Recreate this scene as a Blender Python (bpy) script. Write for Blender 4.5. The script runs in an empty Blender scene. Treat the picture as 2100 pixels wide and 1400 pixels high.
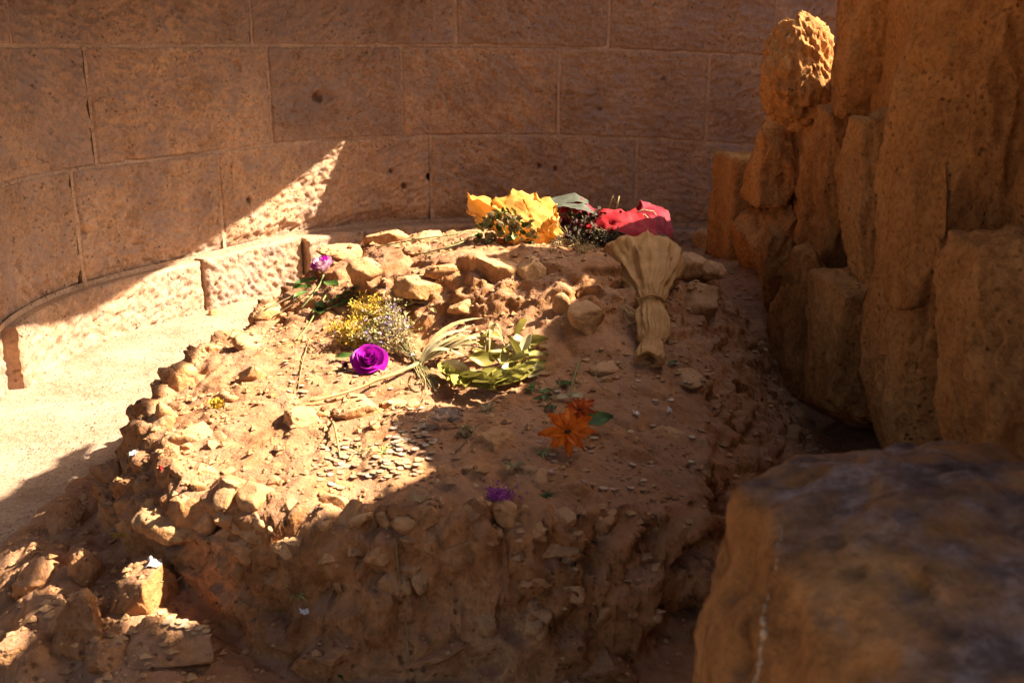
import bpy, bmesh, math, random
import numpy as np
from mathutils import Vector, Matrix
from mathutils.bvhtree import BVHTree

# ------------------------------------------------------------------ camera, sky, sun, exposure
scn = bpy.context.scene
COL = scn.collection
CAM_H = 1.5
PITCH = math.radians(16.1)
SUN_DIR = Vector((0.705, 0.18, 0.685)).normalized()

cam_data = bpy.data.cameras.new('camera')
cam_data.lens = 36.0
cam_data.sensor_width = 36.0
cam_data.clip_end = 2000.0
cam_data.clip_start = 0.05
cam_data.dof.use_dof = True
cam_data.dof.focus_distance = 3.7
cam_data.dof.aperture_fstop = 5.0
cam = bpy.data.objects.new('camera', cam_data)
cam.location = (0, 0, CAM_H)
cam.rotation_euler = (math.radians(90) - PITCH, 0, 0)
COL.objects.link(cam)
scn.camera = cam

world = bpy.data.worlds.new('World')
scn.world = world
world.use_nodes = True
wn = world.node_tree.nodes
wl = world.node_tree.links
wn.clear()
w_out = wn.new('ShaderNodeOutputWorld')
w_bg = wn.new('ShaderNodeBackground')
w_sky = wn.new('ShaderNodeTexSky')
w_sky.sky_type = 'NISHITA'
w_sky.sun_disc = False
w_sky.sun_elevation = math.asin(SUN_DIR.z)
w_sky.sun_rotation = math.atan2(SUN_DIR.x, SUN_DIR.y)
w_sky.air_density = 1.0
w_sky.dust_density = 7.0
w_sky.ozone_density = 1.0
w_bg.inputs['Strength'].default_value = 0.05
wl.new(w_sky.outputs[0], w_bg.inputs['Color'])
wl.new(w_bg.outputs[0], w_out.inputs['Surface'])

sun_data = bpy.data.lights.new('sun', 'SUN')
sun_data.energy = 5.0
sun_data.angle = math.radians(0.53)
sun_data.color = (1.0, 0.885, 0.70)
sun = bpy.data.objects.new('sun', sun_data)
sun.rotation_euler = SUN_DIR.to_track_quat('Z', 'Y').to_euler()
sun.location = (6, 4, 8)
COL.objects.link(sun)

scn.view_settings.view_transform = 'Standard'
scn.view_settings.look = 'None'
scn.view_settings.exposure = 2.35
scn.view_settings.gamma = 1.0
scn.view_settings.use_curve_mapping = False
scn.cycles.max_bounces = 8
scn.cycles.diffuse_bounces = 5

RNG = np.random.default_rng(7)
random.seed(11)

# ------------------------------------------------------------------ helpers: noise
def _hash(ix, iy, iz, seed):
    h = (ix.astype(np.int64) * 374761393 + iy.astype(np.int64) * 668265263 + iz.astype(np.int64) * 2147483647 + seed * 974634777) & 0xFFFFFFFF
    h = ((h ^ (h >> 13)) * 1274126177) & 0xFFFFFFFF
    h = ((h ^ (h >> 16)) * 2246822519) & 0xFFFFFFFF
    return h ^ (h >> 15)

_G = RNG.normal(size=(256, 3))
_G /= np.linalg.norm(_G, axis=1)[:, None]

def perlin(p, seed=0):
    p = np.asarray(p, float)
    i = np.floor(p).astype(np.int64)
    f = p - i
    w = f * f * f * (f * (f * 6 - 15) + 10)
    r = 0
    for dx in (0, 1):
        for dy in (0, 1):
            for dz in (0, 1):
                g = _G[_hash(i[:, 0] + dx, i[:, 1] + dy, i[:, 2] + dz, seed) & 255]
                d = ((f - (dx, dy, dz)) * g).sum(1)
                wt = (w[:, 0] if dx else 1 - w[:, 0]) * (w[:, 1] if dy else 1 - w[:, 1]) * (w[:, 2] if dz else 1 - w[:, 2])
                r = r + d * wt
    return r * 1.5

def fbm(p, octv=4, seed=0, gain=0.5, ridged=False):
    p = np.asarray(p, float)
    r = 0.0
    a = 1.0
    for o in range(octv):
        n = perlin(p * (2.0 ** o) + 17.3 * o, seed + o)
        if ridged:
            n = 1.0 - 2.0 * np.abs(n)
        r = r + a * n
        a *= gain
    return r

def worley(p, seed=0):
    """distance to nearest and second nearest feature point, and a random value of the cell"""
    p = np.asarray(p, float)
    i = np.floor(p).astype(np.int64)
    d1 = np.full(len(p), 9.0)
    d2 = np.full(len(p), 9.0)
    val = np.zeros(len(p))
    for dx in (-1, 0, 1):
        for dy in (-1, 0, 1):
            for dz in (-1, 0, 1):
                c = i + (dx, dy, dz)
                h = _hash(c[:, 0], c[:, 1], c[:, 2], seed)
                fp = c + np.stack([(h & 1023) / 1023.0, ((h >> 10) & 1023) / 1023.0, ((h >> 20) & 1023) / 1023.0], 1)
                d = np.linalg.norm(p - fp, axis=1)
                closer = d < d1
                d2 = np.where(closer, d1, np.minimum(d2, d))
                val = np.where(closer, (h & 4095) / 4095.0, val)
                d1 = np.where(closer, d, d1)
    return d1, d2, val

def smooth(a, b, x):
    t = np.clip((x - a) / (b - a), 0, 1)
    return t * t * (3 - 2 * t)

# ------------------------------------------------------------------ helpers: camera rays
_F = np.array((0, math.cos(PITCH), -math.sin(PITCH)))
_U = np.array((0, math.sin(PITCH), math.cos(PITCH)))
_R = np.array((1.0, 0, 0))
CAM = np.array((0, 0, CAM_H))

def ray(px, py):
    d = _F + _R * ((px - 1050) / 2100.0) + _U * ((700 - py) / 2100.0)
    return d

def on_z(px, py, z):
    d = ray(px, py)
    return CAM + d * ((z - CAM_H) / d[2])

def on_y(px, py, y):
    d = ray(px, py)
    return CAM + d * (y / d[1])

def on_x(px, py, x):
    d = ray(px, py)
    return CAM + d * (x / d[0])

# ------------------------------------------------------------------ helpers: objects
def tag(o, label, cat=None, group=None, kind=None):
    if label: o['label'] = label
    if cat: o['category'] = cat
    if group: o['group'] = group
    if kind: o['kind'] = kind
    return o

def thing(name, label, cat, loc, group=None):
    o = bpy.data.objects.new(name, None)
    o.empty_display_size = 0.05
    o.location = tuple(loc)
    COL.objects.link(o)
    return tag(o, label, cat, group)

def link_mesh(name, me, parent=None, loc=(0, 0, 0)):
    o = bpy.data.objects.new(name, me)
    COL.objects.link(o)
    if parent is not None:
        o.parent = parent
    o.location = tuple(loc)
    return o

def wloc(o):
    v = np.zeros(3)
    while o is not None:
        v = v + np.array(o.location)
        o = o.parent
    return v

class MB:
    def __init__(s):
        s.v = []; s.f = []; s.n = 0
    def add(s, v, f):
        v = np.asarray(v, float).reshape(-1, 3)
        s.v.append(v)
        s.f.extend([tuple(int(i) + s.n for i in q) for q in f])
        s.n += len(v)
        return s
    def grid(s, pts, wrap=False):
        """pts: (rows, cols, 3)"""
        pts = np.asarray(pts, float)
        r, c = pts.shape[:2]
        f = []
        for i in range(r - 1):
            for j in range(c if wrap else c - 1):
                k = (j + 1) % c
                f.append((i * c + j, i * c + k, (i + 1) * c + k, (i + 1) * c + j))
        return s.add(pts.reshape(-1, 3), f)
    def tube(s, pts, r0, r1=None, sides=5, flat=1.0):
        pts = np.asarray(pts, float)
        if r1 is None: r1 = r0
        n = len(pts)
        rows = []
        t = np.gradient(pts, axis=0)
        ref = np.array((0.13, 0.21, 0.97))
        for i in range(n):
            d = t[i] / (np.linalg.norm(t[i]) + 1e-9)
            a = np.cross(d, ref); a /= np.linalg.norm(a) + 1e-9
            b = np.cross(a, d)
            rr = r0 + (r1 - r0) * i / (n - 1)
            ang = np.arange(sides) * 2 * math.pi / sides
            rows.append(pts[i] + rr * (np.cos(ang)[:, None] * a + flat * np.sin(ang)[:, None] * b))
        s.grid(np.array(rows), wrap=True)
        base = s.n - n * sides
        s.f.append(tuple(base + k for k in range(sides))[::-1])
        s.f.append(tuple(base + (n - 1) * sides + k for k in range(sides)))
        return s
    def ribbon(s, pts, width, up=(0, 0, 1), fold=0.15, tip=0.05, base=0.4):
        """a pointed blade along pts, slightly folded on its midrib"""
        pts = np.asarray(pts, float)
        n = len(pts)
        t = np.gradient(pts, axis=0)
        rows = []
        for i in range(n):
            u = i / (n - 1)
            d = t[i] / (np.linalg.norm(t[i]) + 1e-9)
            a = np.cross(d, up); a /= np.linalg.norm(a) + 1e-9
            b = np.cross(a, d)
            w = width * max(tip, (math.sin(math.pi * min(1, (u * (1 - base * .5) + base * .5))) ** 0.8))
            rows.append([pts[i] - a * w + b * w * fold, pts[i] - b * w * fold * .4, pts[i] + a * w + b * w * fold])
        return s.grid(np.array(rows))
    def mesh(s, name, mat, origin=(0, 0, 0), smooth_shade=True):
        v = np.concatenate(s.v) - np.asarray(origin, float)
        me = bpy.data.meshes.new(name)
        me.from_pydata(v.tolist(), [], s.f)
        if mat: me.materials.append(mat)
        if smooth_shade:
            me.polygons.foreach_set('use_smooth', [True] * len(me.polygons))
        me.update()
        return me
    def build(s, name, mat, parent=None, smooth_shade=True, local=False):
        """vertices are in world space (or, with local, already in the parent's space)"""
        if parent is None:
            v = np.concatenate(s.v)
            o0 = np.array((*(v[:, :2].min(0) + v[:, :2].max(0)) * .5, v[:, 2].min())) if len(v) else np.zeros(3)
            o0 = np.array(((v[:, 0].min() + v[:, 0].max()) / 2, (v[:, 1].min() + v[:, 1].max()) / 2, v[:, 2].min()))
            return link_mesh(name, s.mesh(name, mat, o0, smooth_shade), None, o0)
        org = np.zeros(3) if local else wloc(parent)
        return link_mesh(name, s.mesh(name, mat, org, smooth_shade), parent)

def frame(d, up):
    d = np.asarray(d, float); d = d / np.linalg.norm(d)
    up = np.asarray(up, float)
    y = np.cross(up, d); y /= np.linalg.norm(y) + 1e-9
    z = np.cross(d, y)
    return np.stack([d, y, z], 1)      # columns: x along d, z towards up

def place(o, pos, m3, scale=1.0):
    """set an object's transform from world position and rotation (parents only translate)"""
    base = wloc(o.parent) if o.parent else np.zeros(3)
    m = Matrix([[m3[0][0], m3[0][1], m3[0][2]], [m3[1][0], m3[1][1], m3[1][2]], [m3[2][0], m3[2][1], m3[2][2]]])
    o.rotation_euler = m.to_euler()
    o.location = tuple(np.asarray(pos) - base)
    o.scale = (scale,) * 3 if np.isscalar(scale) else tuple(scale)
    return o

# ------------------------------------------------------------------ helpers: materials
class NT:
    def __init__(s, name):
        s.m = bpy.data.materials.new(name)
        s.m.use_nodes = True
        s.t = s.m.node_tree
        s.b = s.t.nodes['Principled BSDF']
        s.b.inputs['Specular IOR Level'].default_value = 0.25
        s.geo = None
    def n(s, typ, **kw):
        nd = s.t.nodes.new(typ)
        for k, v in kw.items(): setattr(nd, k, v)
        return nd
    def l(s, a, b): s.t.links.new(a, b)
    def pos(s):
        if s.geo is None: s.geo = s.n('ShaderNodeNewGeometry')
        return s.geo.outputs['Position']
    def mapped(s, scale, rot=(0, 0, 0)):
        mp = s.n('ShaderNodeMapping')
        mp.inputs['Scale'].default_value = scale
        mp.inputs['Rotation'].default_value = rot
        s.l(s.pos(), mp.inputs[0])
        return mp.outputs[0]
    def noise(s, scale, detail=4, rough=0.55, vec=None, dist=0.0):
        nd = s.n('ShaderNodeTexNoise')
        nd.inputs['Scale'].default_value = scale
        nd.inputs['Detail'].default_value = detail
        nd.inputs['Roughness'].default_value = rough
        nd.inputs['Distortion'].default_value = dist
        s.l(vec if vec is not None else s.pos(), nd.inputs['Vector'])
        return nd.outputs[0]
    def vor(s, scale, feature='F1', vec=None):
        nd = s.n('ShaderNodeTexVoronoi', feature=feature)
        nd.inputs['Scale'].default_value = scale
        s.l(vec if vec is not None else s.pos(), nd.inputs['Vector'])
        return nd.outputs['Distance']
    def ramp(s, fac, stops):
        nd = s.n('ShaderNodeValToRGB')
        el = nd.color_ramp.elements
        while len(el) < len(stops): el.new(0.5)
        for e, (p, c) in zip(el, stops):
            e.position = p
            e.color = (*c, 1) if not np.isscalar(c) else (c, c, c, 1)
        s.l(fac, nd.inputs[0])
        return nd.outputs[0]
    def mix(s, fac, a, b, mode='MIX'):
        nd = s.n('ShaderNodeMix', data_type='RGBA', blend_type=mode)
        if np.isscalar(fac): nd.inputs[0].default_value = fac
        else: s.l(fac, nd.inputs[0])
        for sock, val in ((nd.inputs[6], a), (nd.inputs[7], b)):
            if isinstance(val, tuple): sock.default_value = (*val, 1)
            else: s.l(val, sock)
        return nd.outputs[2]
    def math(s, op, a, b=0.0):
        nd = s.n('ShaderNodeMath', operation=op)
        for sock, val in ((nd.inputs[0], a), (nd.inputs[1], b)):
            if np.isscalar(val): sock.default_value = val
            else: s.l(val, sock)
        return nd.outputs[0]
    def color(s, sock): s.l(sock, s.b.inputs['Base Color'])
    def bump(s, height, strength=0.6, dist=0.01, prev=None):
        nd = s.n('ShaderNodeBump')
        nd.inputs['Strength'].default_value = strength
        nd.inputs['Distance'].default_value = dist
        s.l(height, nd.inputs['Height'])
        if prev is not None: s.l(prev, nd.inputs['Normal'])
        s.l(nd.outputs[0], s.b.inputs['Normal'])
        return nd.outputs[0]
    def rough(s, v): s.b.inputs['Roughness'].default_value = v; return s

def mat_stone(name, dark, mid, light, big=3.0, fine=60.0, pit=45.0, pit_dark=0.35, bump=0.9, streak=None, dusty=None, grey=None):
    t = NT(name).rough(0.95)
    t.b.inputs['Specular IOR Level'].default_value = 0.1
    vec = t.mapped(streak) if streak else None
    n1 = t.noise(big, 5, 0.6, vec)
    n2 = t.noise(fine, 4, 0.7)
    c = t.ramp(n1, [(0.30, dark), (0.5, mid), (0.72, light)])
    c = t.mix(0.75, c, t.ramp(n2, [(0.32, 0.42), (0.5, 0.86), (0.70, 1.25)]), 'MULTIPLY')
    n3 = t.noise(fine * 0.28, 3, 0.6)
    c = t.mix(t.ramp(n3, [(0.50, 0.0), (0.68, 0.6)]), c, t.mix(0.5, light, mid))
    if grey:
        oi = t.n('ShaderNodeObjectInfo')
        c = t.mix(1.0, c, t.ramp(oi.outputs['Random'], [(0.0, (0.80, 0.78, 0.78)), (0.5, (1.0, 1.0, 0.98)), (1.0, (1.10, 1.06, 0.98))]), 'MULTIPLY')
        c = t.mix(t.ramp(t.noise(4.5, 6, 0.68, None, 0.6), [(0.46, 0.0), (0.66, 0.75)]), c, grey)
        c = t.mix(t.ramp(t.noise(0.9, 3, 0.5), [(0.35, 0.55), (0.62, 0.0)]), c, t.mix(0.6, c, grey))
    if dusty:
        g = t.n('ShaderNodeSeparateXYZ')
        t.l(t.geo.outputs['Normal'] if t.geo else t.pos() and t.geo.outputs['Normal'], g.inputs[0])
        up = t.math('MULTIPLY', t.ramp(g.outputs[2], [(0.45, 0.0), (0.85, 1.0)]), t.ramp(t.noise(9, 4), [(0.3, 0.25), (0.6, 0.9)]))
        c = t.mix(up, c, dusty)
    v = t.vor(pit)
    vm = t.noise(pit * .22, 3)
    pits = t.math('MULTIPLY', t.ramp(v, [(0.10, 1.0), (0.30, 0.0)]), t.ramp(vm, [(0.45, 0.0), (0.6, 1.0)]))
    c = t.mix(t.math('MULTIPLY', pits, 1 - pit_dark), c, t.mix(0.7, c, dark, 'MULTIPLY'))
    t.color(c)
    h = t.math('ADD', t.math('MULTIPLY', n2, 0.5), t.math('MULTIPLY', n3, 0.8))
    h = t.math('SUBTRACT', h, t.math('MULTIPLY', pits, 0.6))
    h = t.math('ADD', h, t.math('MULTIPLY', t.noise(fine * 3.2, 3, 0.7), 0.25))
    t.bump(h, bump, 0.012)
    return t.m

def mat_plain(name, a, b, scale=30.0, rough=0.7, bump=0.2, trans=0.0, sheen=0.0, island=0.0):
    """leaf, petal, cloth or paper: two tones mixed by noise, optional translucency"""
    t = NT(name).rough(rough)
    n = t.noise(scale, 4, 0.6)
    c = t.ramp(n, [(0.3, a), (0.7, b)])
    if island:
        g = t.n('ShaderNodeObjectInfo')
        c = t.mix(island, c, t.ramp(g.outputs['Random'], [(0.0, 0.45), (0.6, 1.0), (1.0, 1.3)]), 'MULTIPLY')
    t.color(c)
    if bump: t.bump(n, bump, 0.004)
    if trans:
        tr = t.n('ShaderNodeBsdfTranslucent')
        t.l(c, tr.inputs['Color'])
        mx = t.n('ShaderNodeMixShader')
        mx.inputs[0].default_value = trans
        out = t.t.nodes['Material Output']
        t.l(t.b.outputs[0], mx.inputs[1]); t.l(tr.outputs[0], mx.inputs[2])
        t.l(mx.outputs[0], out.inputs['Surface'])
    return t.m

M = {}
M['wall'] = mat_stone('tuff_ashlar', (0.25, 0.142, 0.082), (0.43, 0.258, 0.152), (0.53, 0.335, 0.205), big=2.2, fine=48, pit=34, bump=1.0, grey=(0.265, 0.185, 0.153))
M['mortar'] = mat_stone('mortar', (0.34, 0.21, 0.13), (0.45, 0.29, 0.185), (0.53, 0.36, 0.24), big=5, fine=70)
M['mound'] = mat_stone('mound_rubble', (0.20, 0.078, 0.026), (0.39, 0.168, 0.060), (0.50, 0.255, 0.112), big=4.5, fine=55, pit=40, bump=1.0, dusty=(0.30, 0.158, 0.090))
M['stone'] = mat_stone('mound_stone', (0.26, 0.12, 0.043), (0.43, 0.215, 0.085), (0.52, 0.295, 0.135), big=6, fine=60, pit=30, bump=0.8, dusty=(0.43, 0.25, 0.13))
M['rubble'] = mat_stone('ochre_tufa', (0.21, 0.088, 0.026), (0.41, 0.180, 0.054), (0.52, 0.27, 0.095), big=2.6, fine=65, pit=42, bump=1.0, streak=(1.0, 1.0, 0.45))
M['floor'] = mat_stone('dirt_floor', (0.26, 0.158, 0.097), (0.34, 0.225, 0.15), (0.42, 0.295, 0.21), big=3.5, fine=70, pit=50, bump=1.0)
M['metal'] = mat_plain('roof_metal', (0.10, 0.09, 0.08), (0.16, 0.14, 0.12), 6, 0.6, 0.1)

# foreground block: ochre tufa with grey violet skylight painted on its top and a pale mineral vein
def mat_block():
    t = NT('skytoned_tufa').rough(0.95)
    t.b.inputs['Specular IOR Level'].default_value = 0.1
    n1 = t.noise(5, 5, 0.6)
    n2 = t.noise(15, 6, 0.7)
    c = t.ramp(n1, [(0.3, (0.20, 0.085, 0.026)), (0.55, (0.34, 0.155, 0.05)), (0.75, (0.42, 0.215, 0.08))])
    c = t.mix(0.8, c, t.ramp(n2, [(0.32, 0.22), (0.48, 0.85), (0.68, 1.35)]), 'MULTIPLY')
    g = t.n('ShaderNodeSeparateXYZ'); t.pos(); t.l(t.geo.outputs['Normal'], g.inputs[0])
    sky_tone = t.math('MULTIPLY', t.ramp(g.outputs[2], [(0.62, 0.0), (0.97, 1.0)]), t.ramp(t.noise(7, 5, 0.65), [(0.38, 0.05), (0.58, 1.0)]))  # up-facing mask for the painted skylight tone, broken up by noise
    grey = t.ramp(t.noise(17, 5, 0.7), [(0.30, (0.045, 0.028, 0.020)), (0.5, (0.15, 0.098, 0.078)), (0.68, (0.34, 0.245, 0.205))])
    c = t.mix(sky_tone, c, grey)
    t.color(c)
    h = t.math('ADD', n2, t.math('MULTIPLY', t.noise(90, 3), 0.3))
    t.bump(h, 0.9, 0.02)
    return t.m
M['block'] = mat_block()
M['vein'] = mat_plain('pale_vein', (0.30, 0.20, 0.11), (0.48, 0.34, 0.21), 40, 0.9, 0.4)

# ------------------------------------------------------------------ the niche wall: curved courses of squared blocks
WC = np.array((0.08, 4.90))
WR = 2.39
def wr(phi):                                    # the niche flattens on its left side
    return WR - 0.22 * np.exp(-((np.asarray(phi) - math.radians(152)) / math.radians(21)) ** 2)

def wall_phi(px, py):
    d = ray(px, py)
    o = CAM[:2] - WC
    a = d[0] ** 2 + d[1] ** 2
    b = 2 * (o[0] * d[0] + o[1] * d[1])
    R_ = WR
    for _ in range(12):
        c = (o ** 2).sum() - R_ ** 2
        t = (-b + math.sqrt(max(0, b * b - 4 * a * c))) / (2 * a)
        p = CAM + d * t
        a_ = math.atan2(p[1] - WC[1], p[0] - WC[0])
        if a_ < -math.pi / 2: a_ += 2 * math.pi
        R_ = 0.5 * R_ + 0.5 * float(wr(a_))
    return a_, p

def sag(phi):                                   # the courses dip a little towards the right
    return -0.075 * smooth(math.radians(100), math.radians(35), np.asarray(phi))

MORTAR = MB()
HOLES = []                                      # weep holes and dents: (x, y, z, radius, depth)
for (hx, hy, hr, hd) in ((652, 200, .030, .06), (672, 196, .035, .02), (802, 350, .013, .05), (830, 381, .018, .05), (1107, 340, .013, .05),
                         (1138, 346, .013, .05), (880, 363, .018, .07), (510, 411, .016, .05), (40, 545, .032, .03), (170, 478, .03, .025),
                         (1360, 163, .012, .04), (162, 452, .02, .04), (485, 135, .03, .02), (1230, 225, .010, .04), (250, 632, .05, .025), (215, 628, .03, .02),
                         (590, 540, .03, .03), (230, 150, .03, .015), (960, 420, .02, .015)):
    ph, p = wall_phi(hx, hy)
    HOLES.append((p[0], p[1], p[2], hr * 1.25, hd * 1.3))
HOLES = np.array(HOLES)

niche = thing('niche_wall', 'curved back wall of squared brown tuff blocks behind the mound', 'wall', (WC[0], WC[1] + WR, 0))

def wall_block(ph0, ph1, z0, z1, proud, seed, chamfer=0.0):
    """one ashlar: rough front face with drafted edges, sides running back into the wall"""
    gap = 0.0045
    r = WR - proud
    arc = abs(ph1 - ph0) * r
    nx = max(6, int(arc / 0.011)); nz = max(5, int((z1 - z0) / 0.011))
    u = np.linspace(0, 1, nx + 1); v = np.linspace(0, 1, nz + 1)
    U, V = np.meshgrid(u, v)
    g = gap / arc
    PH = ph0 + (ph1 - ph0) * (g + (1 - 2 * g) * U)
    Z = z0 + gap * .5 + (z1 - z0 - gap) * V
    Z = Z + sag(PH) * smooth(0.5, 1.4, Z)
    RR = wr(PH) - proud
    X = WC[0] + RR * np.cos(PH); Y = WC[1] + RR * np.sin(PH)
    P = np.stack([X, Y, Z], -1).reshape(-1, 3)
    s = PH.reshape(-1) * WR
    q = np.stack([s, Z.reshape(-1), np.full(s.shape, seed * 3.1)], 1)
    rot = (seed * 37) % 3 * 0.5 - 0.6           # chisel direction changes from block to block
    qc = np.stack([q[:, 0] * math.cos(rot) - q[:, 1] * math.sin(rot), q[:, 0] * math.sin(rot) + q[:, 1] * math.cos(rot), q[:, 2]], 1)
    disp = 0.010 * fbm(q * 3.2, 3, seed) + 0.016 * fbm(qc * (15, 38, 1), 3, seed + 3) + 0.008 * fbm(q * 55, 2, seed + 5)
    disp = disp - 0.010 * smooth(0.25, 0.6, perlin(qc * (7, 11, 1), seed + 9))
    # shallow broken flakes with a sharp rim
    d1, d2, val = worley(q * (2.6, 2.6, 1), seed)
    disp = disp - 0.005 * (val > 0.82)
    du = np.minimum(U, 1 - U).reshape(-1) * arc
    dv = np.minimum(V, 1 - V).reshape(-1) * (z1 - z0)
    edge = np.minimum(du, dv)
    wob = 0.012 + 0.016 * perlin(q * 7, seed + 7)
    disp = disp * (0.35 + 0.65 * smooth(0.0, 0.05, edge)) - 0.020 * (1 - smooth(0.0, np.maximum(wob, 0.004), edge))
    if chamfer:
        disp = disp - chamfer * (1 - smooth(0.02, 0.12 + 0.03 * perlin(q * 2.3, 4), V.reshape(-1) * (z1 - z0)))
    for h in HOLES:
        dd = np.linalg.norm((P - h[:3]) * (1, 1, 1.0) + 0.006 * np.stack([perlin(q * 40, 1)] * 3, 1), axis=1)
        disp = disp - h[4] * (1 - smooth(h[3] * 0.55, h[3] * 1.15, dd))
    n = np.stack([-np.cos(PH), -np.sin(PH), 0 * PH], -1).reshape(-1, 3)
    P = P + n * disp[:, None]
    P = P.reshape(nz + 1, nx + 1, 3)
    back = P.copy()
    rb = wr(PH) + 0.34
    back[..., 0] = WC[0] + rb * np.cos(PH); back[..., 1] = WC[1] + rb * np.sin(PH)
    if z0 > 0.2:                                # a frame of mortar round the block, just behind its face
        for (a0, a1, b0, b1) in ((ph0, ph1, z0 - .004, z0 + .022), (ph0, ph1, z1 - .022, z1 + .004), (ph0 + .004, ph0 - .008, z0, z1),):
            pp = np.linspace(a0, a1, max(2, int(abs(a1 - a0) / .03)))
            rr = wr(pp) - proud + 0.010
            MORTAR.grid(np.stack([np.stack([WC[0] + rr * np.cos(pp), WC[1] + rr * np.sin(pp), zz + sag(pp) * smooth(0.5, 1.4, zz)], 1) for zz in np.linspace(b0, b1, 6)]))
    m = MB()
    m.grid(P if ph1 < ph0 else P[:, ::-1])
    ring_f = [P[0], P[-1], P[:, 0], P[:, -1]]; ring_b = [back[0], back[-1], back[:, 0], back[:, -1]]
    for a, b in zip(ring_f, ring_b):
        m.grid(np.stack([a, b]))
    m.build('stone_block', M['wall'], niche)

def phis(pxs, py):
    return [wall_phi(p, py)[0] for p in pxs]

left_end = math.radians(208); right_end = math.radians(-14)
WALL_TOP = 2.22
COURSES = [
    (2.0, WALL_TOP, phis((300, 700, 1080, 1400), 45), 0.0, 0),
    (1.5, 2.0, phis((22, 515, 935, 1248, 1590), 45), 0.0, 0),
    (0.9, 1.5, phis((186, 554, 825, 1145, 1450), 200), 0.0, 0),
    (0.3, 0.9, phis((152, 454, 885, 1303), 400), 0.004, 0.03),
]
sd = 1
for (z0, z1, cuts, proud, ch) in COURSES:
    first = cuts[0]
    pre = []
    a = first
    while a < left_end - 0.45:
        a += 0.40; pre.insert(0, a)
    seq = [left_end] + pre + list(cuts)
    a = seq[-1]
    while a > right_end + 0.5:
        a -= 0.42; seq.append(a)
    seq.append(right_end)
    for a, b in zip(seq[:-1], seq[1:]):
        wall_block(a, b, z0, z1, proud + 0.004 * math.sin(sd * 2.3), sd, ch)
        sd += 1
# base course: stands proud, its blocks unequal
bcuts = [left_end, math.radians(194)] + phis((22,), 735) + phis((405,), 600) + phis((612,), 545) + phis((735,), 500) + phis((980, 1300), 470) + [right_end]
bproud = [-0.02, -0.02, 0.06, 0.085, 0.14, 0.11, 0.11, 0.10]
for k, (a, b) in enumerate(zip(bcuts[:-1], bcuts[1:])):
    wall_block(a, b, -0.12, 0.297 + (0.012 if k == 3 else 0), bproud[k], 60 + k)

MORTAR.build('mortar', M['mortar'], niche)

# ------------------------------------------------------------------ ground
m = MB()
xs = np.concatenate([[-300, -60, -15, -6], np.linspace(-3.2, 2.6, 30), [6, 15, 60, 300]])
ys = np.concatenate([[-300, -60, -15, -4], np.linspace(-0.5, 7.2, 40), [12, 25, 80, 300]])
X, Y = np.meshgrid(xs, ys)
inner = (np.abs(X) < 4) & (Y > -1) & (Y < 8)
Z = np.where(inner, 0.012 * perlin(np.stack([X.ravel() * 1.7, Y.ravel() * 1.7, 0 * X.ravel()], 1), 3).reshape(X.shape), 0) - 0.0
m.grid(np.stack([X, Y, Z], -1))
g = m.build('ground', M['floor'])
g['kind'] = 'structure'

# ------------------------------------------------------------------ the mound
# two height fields: the top of the mound and the ground it rises from, joined along a ragged steep edge
top_pts = [on_z(*q) for q in (
    (300, 850, .36), (345, 785, .38), (420, 712, .38), (520, 668, .39), (600, 612, .41), (650, 560, .48), (700, 515, .58),
    (800, 490, .66), (950, 482, .70), (1100, 500, .72), (1000, 540, .71), (900, 560, .67), (800, 580, .60), (1180, 560, .70),
    (850, 690, .485), (1000, 720, .48), (1120, 740, .475), (760, 640, .49), (700, 600, .53), (930, 640, .55), (1060, 640, .57), (1180, 640, .59),
    (1250, 520, .71), (1350, 545, .68), (1440, 565, .58), (1490, 595, .48), (1270, 660, .55), (1350, 720, .50), (1450, 690, .45), (1540, 730, .30),
    (640, 640, .47), (500, 705, .43), (420, 770, .41), (600, 760, .45), (750, 760, .46), (900, 850, .45), (700, 880, .435), (500, 860, .42), (400, 880, .40),
    (1100, 850, .45), (1250, 850, .44), (1400, 850, .40), (1500, 870, .30), (1000, 960, .435), (800, 970, .43), (600, 970, .42), (1200, 970, .42), (1350, 950, .38),
    (350, 945, .385), (430, 985, .395), (520, 1022, .40), (620, 1045, .40), (720, 1060, .40), (850, 1055, .405), (1000, 1055, .405), (1150, 1060, .39), (1280, 1065, .36), (1400, 1050, .32))]
top_pts += [np.array(q) for q in ((-.65, 5.1, .45), (-.3, 5.1, .52), (.15, 5.1, .55), (.6, 5.1, .55), (0, 6.2, .2), (-.5, 6.2, .15), (.8, 6.0, .28), (1.2, 5.2, .40), (1.3, 4.4, .3), (-1.9, 4.5, .3), (-1.7, 2.4, .3), (0, 1.2, .35))]
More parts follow.
